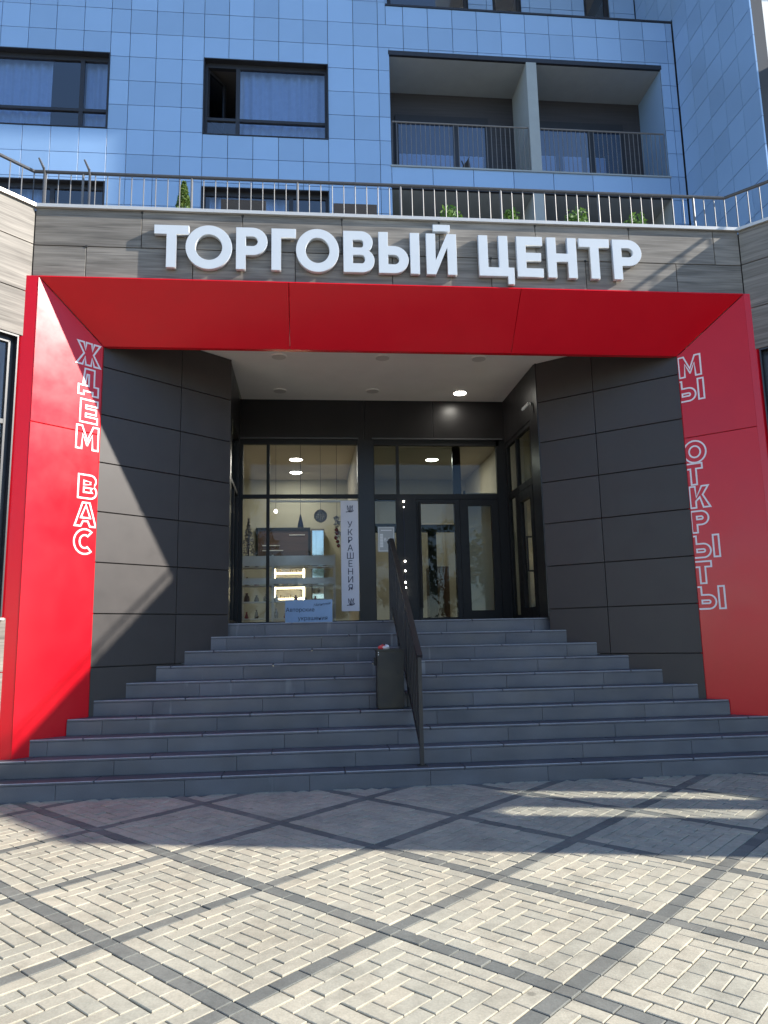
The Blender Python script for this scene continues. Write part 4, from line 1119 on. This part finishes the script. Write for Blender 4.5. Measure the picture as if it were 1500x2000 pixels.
# ------------------------------------------------------------------ apartment building
apt = thing("apartment_building", "pale tiled apartment building with dark windows and recessed balconies above the terrace", "building", (1, 14.2, 6.0))
FA = Frame((0, 14.0), (1, 14.0)); YU = 14.0
opens = [(-9, -3.93, 11.50, 13.19), (-9, -3.93, 8.0, 10.36), (-2.08, .44, 11.47, 13.19), (-2.08, .44, 8.0, 10.33), (1.72, 7.65, 10.95, 13.6), (1.72, 7.65, 7.0, 10.53), (1.66, 8.4, 14.66, 26)]
ROW = .5405
def minus(rects, o):
    out = []
    for (x0, x1, z0, z1) in rects:
        a, c, p, q = o
        if a >= x1 or c <= x0 or p >= z1 or q <= z0: out.append((x0, x1, z0, z1)); continue
        if x0 < a: out.append((x0, a, z0, z1))
        if c < x1: out.append((c, x1, z0, z1))
        m0, m1 = max(x0, a), min(x1, c)
        if z0 < p: out.append((m0, m1, z0, p))
        if q < z1: out.append((m0, m1, q, z1))
    return out
rects = [(-14, 8.0, 6.0, 26)]
for o in opens: rects = minus(rects, o)
b = Bag()
for (x0, x1, z0, z1) in rects: b.fbox(FA, x0, x1, -.36, -.035, z0, z1)
b.build("wall", "tilecore", apt)
cols = [-8.18, -7.65, -7.12, -6.59, -6.06, -5.53, -5.0, -4.46, -3.93, -3.55, -3.03, -2.51, -2.08, -1.58, -1.08, -.57, -.07, .44, .97, 1.49] + [2.03 + .5285 * i for i in range(12)] + [7.985]
rows = [8.798 + ROW * i for i in range(14)]
band = (1.72, 7.65, 10.53, 10.95)
small = Bag()
for c0, c1 in zip(cols[:-1], cols[1:]):
    for r0, r1 in zip(rows[:-1], rows[1:]):
        rr = [(c0, c1, r0, r1)]
        for o in opens + [band]: rr = minus(rr, o)
        for (x0, x1, z0, z1) in rr:
            if x1 - x0 < .05 or z1 - z0 < .03: continue
            shared_slab("facade_tile", "tile", apt, FA, x0 + .005, x1 - .005, -.03, 0, z0 + .005, z1 - .005, .0015, .005)
for i in range(7):
    x0, x1 = 1.72 + i * .847, 1.72 + (i + 1) * .847
    shared_slab("facade_tile", "tile", apt, FA, x0 + .005, x1 - .005, -.03, 0, 10.535, 10.925, .003, .002)
# tiles higher up and further left, out of the picture
b = Bag()
for z in np.arange(rows[-1], 26, ROW):
    for x in np.arange(-14, 1.2, .54): b.slab(FA, x + .005, x + .535, -.03, 0, z + .005, z + ROW - .005)
for z in rows[:-1]:
    for x in np.arange(-14, -9.2, .54): b.slab(FA, x + .005, x + .535, -.03, 0, z + .005, z + ROW - .005)
tag(b.build("upper_tiles", "tile", apt), kind="stuff")
part("slab_edge", "balwhite", apt, (1.70, 7.67, 13.97, 14.02, 10.925, 10.955))

def aptwin(x0, x1, z0, z1, mull, trans, opened=False, curt=((0, 1),)):
    fb = Bag(); w = .07; ya, yb2 = YU + .12, YU + .19
    fb.box(x0, x1, ya, yb2, z1 - .12, z1); fb.box(x0, x1, ya, yb2, z0, z0 + w); fb.box(x0, x0 + w, ya, yb2, z0 + w, z1 - .12); fb.box(x1 - w, x1, ya, yb2, z0 + w, z1 - .12)
    for m_ in mull: fb.box(m_ - .04, m_ + .04, ya - .002, yb2 + .002, z0 + w, z1 - .12)
    if trans: fb.box(x0 + w, x1 - w, ya - .004, yb2 + .004, trans - .03, trans + .03)
    # dark reveal lining, butted inside the opening
    fb.box(x0 + .001, x0 + .02, YU - .012, ya, z0, z1); fb.box(x1 - .02, x1 - .001, YU - .012, ya, z0, z1); fb.box(x0 + .02, x1 - .02, YU - .012, ya, z1 - .02, z1 - .001); fb.box(x0 + .02, x1 - .02, YU - .014, ya, z0 + .001, z0 + .02)
    wo = fb.build("window", "frame", apt)
    ed = [x0 + w] + list(mull) + [x1 - w]
    for i, (a, e) in enumerate(zip(ed[:-1], ed[1:])):
        a2, e2 = a + (.041 if i else .001), e - (.041 if i < len(ed) - 2 else .001)
        zz = [(z0 + w + .001, (trans - .031) if trans else z1 - .121)] + ([(trans + .031, z1 - .121)] if trans else [])
        for j, (p, q) in enumerate(zz):
            if opened and i == 0 and j == 1:
                F2 = Frame((a2, YU + .16), (a2 + .35, YU + .16 + (e2 - a2) * .9))
                L = e2 - a2 - .02
                so = Bag(); so.fbox(F2, 0, .05, -.05, .0, p, q); so.fbox(F2, L - .05, L, -.05, 0, p, q); so.fbox(F2, .05, L - .05, -.05, 0, p, p + .05); so.fbox(F2, .05, L - .05, -.05, 0, q - .05, q)
                so.build("open_sash", "frame", wo); fpart("pane", "glass", wo, F2, (.051, L - .051, -.03, -.024, p + .051, q - .051))
            else:
                part("pane", "glass", wo, (a2, e2, YU + .15, YU + .158, p, q))
    # room box and curtains
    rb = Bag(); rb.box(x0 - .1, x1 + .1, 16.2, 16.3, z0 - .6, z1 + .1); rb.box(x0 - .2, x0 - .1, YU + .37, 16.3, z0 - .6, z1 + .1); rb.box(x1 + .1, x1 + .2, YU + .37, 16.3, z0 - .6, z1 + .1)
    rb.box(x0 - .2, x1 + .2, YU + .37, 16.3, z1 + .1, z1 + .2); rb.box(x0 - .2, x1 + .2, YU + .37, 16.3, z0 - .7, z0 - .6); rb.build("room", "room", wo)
    for (f0, f1) in curt:
        a, e = x0 + (x1 - x0) * f0, x0 + (x1 - x0) * f1; n = int((e - a) / .022); cb = Bag(); vs = []
        ph = random.uniform(0, 6)
        for i in range(n + 1):
            x = a + (e - a) * i / n; y = YU + .30 + .028 * math.sin(i * .75 + ph + .8 * math.sin(i * .11)) + .012 * math.sin(i * .31)
            vs += [(x, y, z0 - .3), (x, y + .01, z1 + .02)]
        cb.add(vs, [(2 * i, 2 * i + 2, 2 * i + 3, 2 * i + 1) for i in range(n)]); cb.build("curtain", "curtain", wo, False, True)
aptwin(-9, -3.93, 11.50, 13.19, (-6.9, -4.49), 11.97, curt=((.40, .765), (.895, 1.0)))
aptwin(-2.08, .44, 11.47, 13.19, (-1.40,), 11.90, True, curt=((.26, .99),))
aptwin(-9, -3.93, 8.0, 10.36, (-6.6, -4.95), None, curt=((.45, .75),))
aptwin(-2.08, .44, 8.0, 10.33, (-.32,), None, curt=((.05, .66),))

# balconies
YK = 15.1
for (zf, zc, tagb) in ((10.95, 13.5, "upper"), (6.05, 10.45, "lower")):
    part("balcony_ceiling", "balwhite", apt, (1.70, 7.67, YU + .06, YK + .1, zc, zc + .06))
    part("balcony_lintel", "frame", apt, (1.70, 7.67, YU - .004, YU + .058, zc + .001, zc + .10 if zf > 8 else zc + .078))
    part("balcony_floor", "deck", apt, (1.70, 7.67, YU + .03, YK + .1, zf - .14 if zf > 8 else zf - .05, zf - .002))
    part("balcony_wall", "brown", apt, (1.72, 7.65, YK + .02, YK + .12, zf, zc)) 
    for q in ((1.70, 1.725), (7.645, 7.67)):
        part("balcony_side", "tile" if zf > 8 else "balwhite", apt, (*q, YU + .04, YK + .02, zf, zc))
    part("balcony_divider", "balwhite", apt, (4.655, 4.875, YU - .004, YK + .02, zf, zc if zf > 8 else zc))
for x0, x1, cu in ((1.95, 4.05, ((.0, .62), (.70, .98))), (5.0, 7.2, ((.02, .25), (.33, .55), (.6, .82)))):
    b = Bag(); z0, z1 = 10.96, 12.93
    b.box(x0, x1, YK - .04, YK + .018, z1 - .16, z1); b.box(x0, x0 + .07, YK - .04, YK + .018, z0, z1 - .16); b.box(x1 - .07, x1, YK - .04, YK + .018, z0, z1 - .16); b.box(x0 + (x1 - x0) * .62, x0 + (x1 - x0) * .68, YK - .042, YK + .016, z0, z1 - .16)
    wo = b.build("balcony_window", "frame", apt)
    part("pane", "glass", wo, (x0 + .071, x0 + (x1 - x0) * .62 - .001, YK - .02, YK - .012, z0 + .02, z1 - .161), (x0 + (x1 - x0) * .68 + .001, x1 - .071, YK - .02, YK - .012, z0 + .02, z1 - .161))
    for (f0, f1) in cu:
        a, e = x0 + .08 + (x1 - x0 - .16) * f0, x0 + .08 + (x1 - x0 - .16) * f1; n = int((e - a) / .02); vs = []
        top = random.choice((12.0, 12.1)) 
        for i in range(n + 1):
            x = a + (e - a) * i / n; y = YK + .005 + .008 * math.sin(i * .9); vs += [(x, y, z0 + .1), (x, y, top)]
        Bag().add(vs, [(2 * i, 2 * i + 2, 2 * i + 3, 2 * i + 1) for i in range(n)]).build("curtain", "curtain", wo, False, True)
    b = Bag()
    for i in range(int((x1 - x0) / .105)): b.box(x0 + .1 + i * .1, x0 + .16 + i * .1, YK - .055, YK - .05, 10.97, 11.06)
# balcony railings
bal2 = Bag().tube((0, 0, 0), (0, 0, 1.0), .007, 6); b2 = bpy.data.meshes.new("baluster"); b2.from_pydata(bal2.v, [], bal2.f); b2.materials.append(M["steel"])
for x0, x1 in ((1.75, 4.64), (4.89, 7.62)):
    b = Bag(); b.tube((x0, YU + .06, 11.99), (x1, YU + .06, 11.99), .018, 8); b.tube((x0, YU + .06, 10.985), (x1, YU + .06, 10.985), .01, 6)
    r_ = b.build("balcony_railing", "steel", apt)
    n = round((x1 - x0) / .098)
    for i in range(n + 1): link(bpy.data.objects.new("baluster", b2), r_, Matrix.Translation((x0 + (x1 - x0) * i / n, YU + .06, 10.985)))
# balcony things
t = thing("folded_chair", "dark folded chair leaning behind the upper left balcony railing", "chair", (3.35, 14.5, 10.95))
b = Bag(); b.add([(3.15, 14.45, 10.96), (3.5, 14.45, 10.96), (3.45, 14.5, 11.55), (3.25, 14.5, 11.25), (3.15, 14.48, 10.96), (3.5, 14.48, 10.96), (3.45, 14.53, 11.55), (3.25, 14.53, 11.25)], [(0, 1, 2, 3), (7, 6, 5, 4), (0, 4, 5, 1), (1, 5, 6, 2), (2, 6, 7, 3), (3, 7, 4, 0)]); b.build("seat", "rattan", t)
Bag().tube((3.2, 14.47, 10.955), (3.47, 14.55, 11.6), .014, 6).build("leg", "frame", t); Bag().tube((3.45, 14.47, 10.955), (3.3, 14.55, 11.5), .014, 6).build("leg", "frame", t)
# top terrace over the balconies
part("top_slab", "frame", apt, (1.66, 7.985, YU - .02, YU + .33, 14.66, 14.70)); part("top_floor", "deck", apt, (1.66, 8.0, YU + .33, 15.62, 14.55, 14.69))
FT = Frame((0, 15.6), (1, 15.6))
top_open = [(1.9, 3.85, 14.69, 17.0), (4.45, 5.15, 14.69, 17.0), (6.72, 7.35, 14.69, 17.0)]
rr = [(1.66, 8.0, 14.69, 26)]
for o in top_open: rr = minus(rr, o)
b = Bag()
for (x0, x1, z0, z1) in rr: b.fbox(FT, x0, x1, -.3, -.035, z0, z1)
b.build("top_wall", "tilecore", apt)
far = Bag()
for i, x in enumerate(np.arange(1.66, 7.7, .528)):
    for j in range(20):
        rr = [(x, x + .528, 14.74 + j * ROW, 14.74 + (j + 1) * ROW)]
        for o in top_open: rr = minus(rr, o)
        for (x0, x1, z0, z1) in rr:
            if x1 - x0 < .05 or z1 - z0 < .05: continue
            if j < 4: shared_slab("facade_tile", "tile", apt, FT, x0 + .005, min(x1, 7.99) - .005, -.03, 0, z0 + .005, z1 - .005, .0015, .005)
            else: far.slab(FT, x0 + .005, min(x1, 7.99) - .005, -.03, 0, z0 + .005, z1 - .005)
tag(far.build("higher_tiles", "tile", apt), kind="stuff")
for (x0, x1, z0, z1) in top_open:
    wo = part("window", "frame", apt, (x0, x0 + .09, 15.68, 15.75, z0, z1), (x1 - .09, x1, 15.68, 15.75, z0, z1), (x0 + .09, x1 - .09, 15.68, 15.75, z1 - .1, z1), (x0 + .09, x1 - .09, 15.68, 15.75, z0, z0 + .1))
    part("pane", "glass", wo, (x0 + .091, x1 - .091, 15.71, 15.716, z0 + .101, z1 - .101)); part("room", "room", wo, (x0, x1, 16.8, 16.9, z0, z1), (x0, x1, 15.76, 16.8, z1, z1 + .1))
b = Bag(); b.tube((1.8, 14.62, 15.22), (7.72, 14.62, 15.22), .025, 8); b.tube((1.8, 14.62, 15.10), (7.72, 14.62, 15.10), .012, 6); b.tube((7.72, 14.62, 15.22), (7.72, 14.62, 14.69), .022, 8)
r_ = b.build("top_railing", "frame", apt)
for i in range(40): link(bpy.data.objects.new("baluster", bpy.data.meshes["baluster"]), r_, Matrix.Translation((1.85 + i * .148, 14.62, 14.2))) if i % 1 == 0 else None

# right return of the building, at right angles
YE = 11.42
FW = Frame((8.0, 14.0), (8.0, YE))
fpart("return_wall", "tilecore", apt, FW, (-2.0, FW.len, -.3, -.035, 6.0, 26))
cu_ = [-1.58, -1.06, -.53, .03, .60, 1.12, 1.64, 2.15, 2.66, FW.len]
wopen = (.68, 1.06, 15.15, 17.0)
wo = fpart("window", "frame", apt, FW, (wopen[0], wopen[1], -.06, -.03, wopen[2], wopen[3]))
far = Bag()
for c0, c1 in zip(cu_[:-1], cu_[1:]):
    for j in range(-8, 28):
        z0 = 10.96 + ROW * j
        if c0 < .03 and z0 < 14.6: continue
        for (x0, x1, p, q) in minus([(c0, c1, z0, z0 + ROW)], wopen):
            if x1 - x0 < .03 or q - p < .05: continue
            if j < 9: shared_slab("facade_tile", "tile", apt, FW, x0 + .005, x1 - .005, -.03, 0, p + .005, q - .005, .0015, .005)
            else: far.slab(FW, x0 + .005, x1 - .005, -.03, 0, p + .005, q - .005)
tag(far.build("return_tiles", "tile", apt), kind="stuff")
# sunlit front beyond the return, with a projecting balcony; unseen mass above added to cut off sun on the tiles
part("front_wall_and_sun_block", "facade2", apt, (8.04, 20, YE + .01, YE + .3, 6.0, 18.89), (4.0, 20, 11.0, 13.9, 18.9, 26))
part("front_balcony", "greypanel", apt, (8.62, 12.0, YE - .55, YE + .005, 11.05, 11.65))
part("front_cornice", "facade2", apt, (8.12, 20, YE - .06, YE + .005, 13.0, 13.12))
part("upper_block", "facade2", apt, (8.04, 20, 14.0, 22, 6.0, 26), (-14, 8.04, 16.95, 22, 6.0, 26), (-14, 8.0, 14.4, 17.0, 25.9, 26))
fpart("front_window", "frame", apt, Frame((8.04, YE), (20, YE)), (.5, 1.9, .001, .02, 15.2, 17.2))

# ------------------------------------------------------------------ street trees facing the building (mirrored in its glass)
def tree(x, y, h, r, label):
    z0 = -.03 * (7.79 - y)
    t = thing("street_tree", label, "tree", (x, y, z0), "street trees facing the entrance")
    b = Bag(); b.tube((x, y, z0 - .1), (x + .1, y, z0 + h * .35), .17, 10, .12); b.tube((x + .1, y, z0 + h * .35), (x, y + .1, z0 + h * .8), .12, 8, .04)
    for k in range(9):
        a = k * 2.4; zz = z0 + h * (.3 + .05 * k); b.tube((x + .08, y, zz), (x + r * .7 * math.cos(a), y + r * .7 * math.sin(a), zz + h * .18), .05, 6, .015)
    b.build("trunk", "bark", t)
    cl = []
    for k in range(46):
        v = Vector((random.gauss(0, 1), random.gauss(0, 1), random.gauss(0, 1))).normalized() * random.uniform(.35, 1)
        cl.append((x + v.x * r, y + v.y * r, z0 + h * .63 + v.z * h * .36, random.uniform(.35, .75)))
    b = Bag(); pts = []
    for (cx, cy, cz, cr) in cl:
        for _ in range(75):
            v = Vector((random.gauss(0, 1), random.gauss(0, 1), random.gauss(0, .8))).normalized() * cr * random.uniform(.3, 1.05); pts.append((cx + v.x, cy + v.y, cz + v.z))
    leaves(b, pts, .26); b.build("crown", "leaf", t, False)
tree(-8.5, -14, 8.5, 2.8, "leafy street tree across from the entrance, leftmost of five"); tree(-3.2, -16, 9.5, 3.0, "leafy street tree across from the entrance, second of five from the left")
tree(2.2, -15, 8.8, 2.8, "leafy street tree across from the entrance, middle of five"); tree(7.4, -17, 9.2, 3.0, "leafy street tree across from the entrance, second of five from the right")
tree(12.8, -15, 9.0, 2.9, "leafy street tree across from the entrance, rightmost of five")
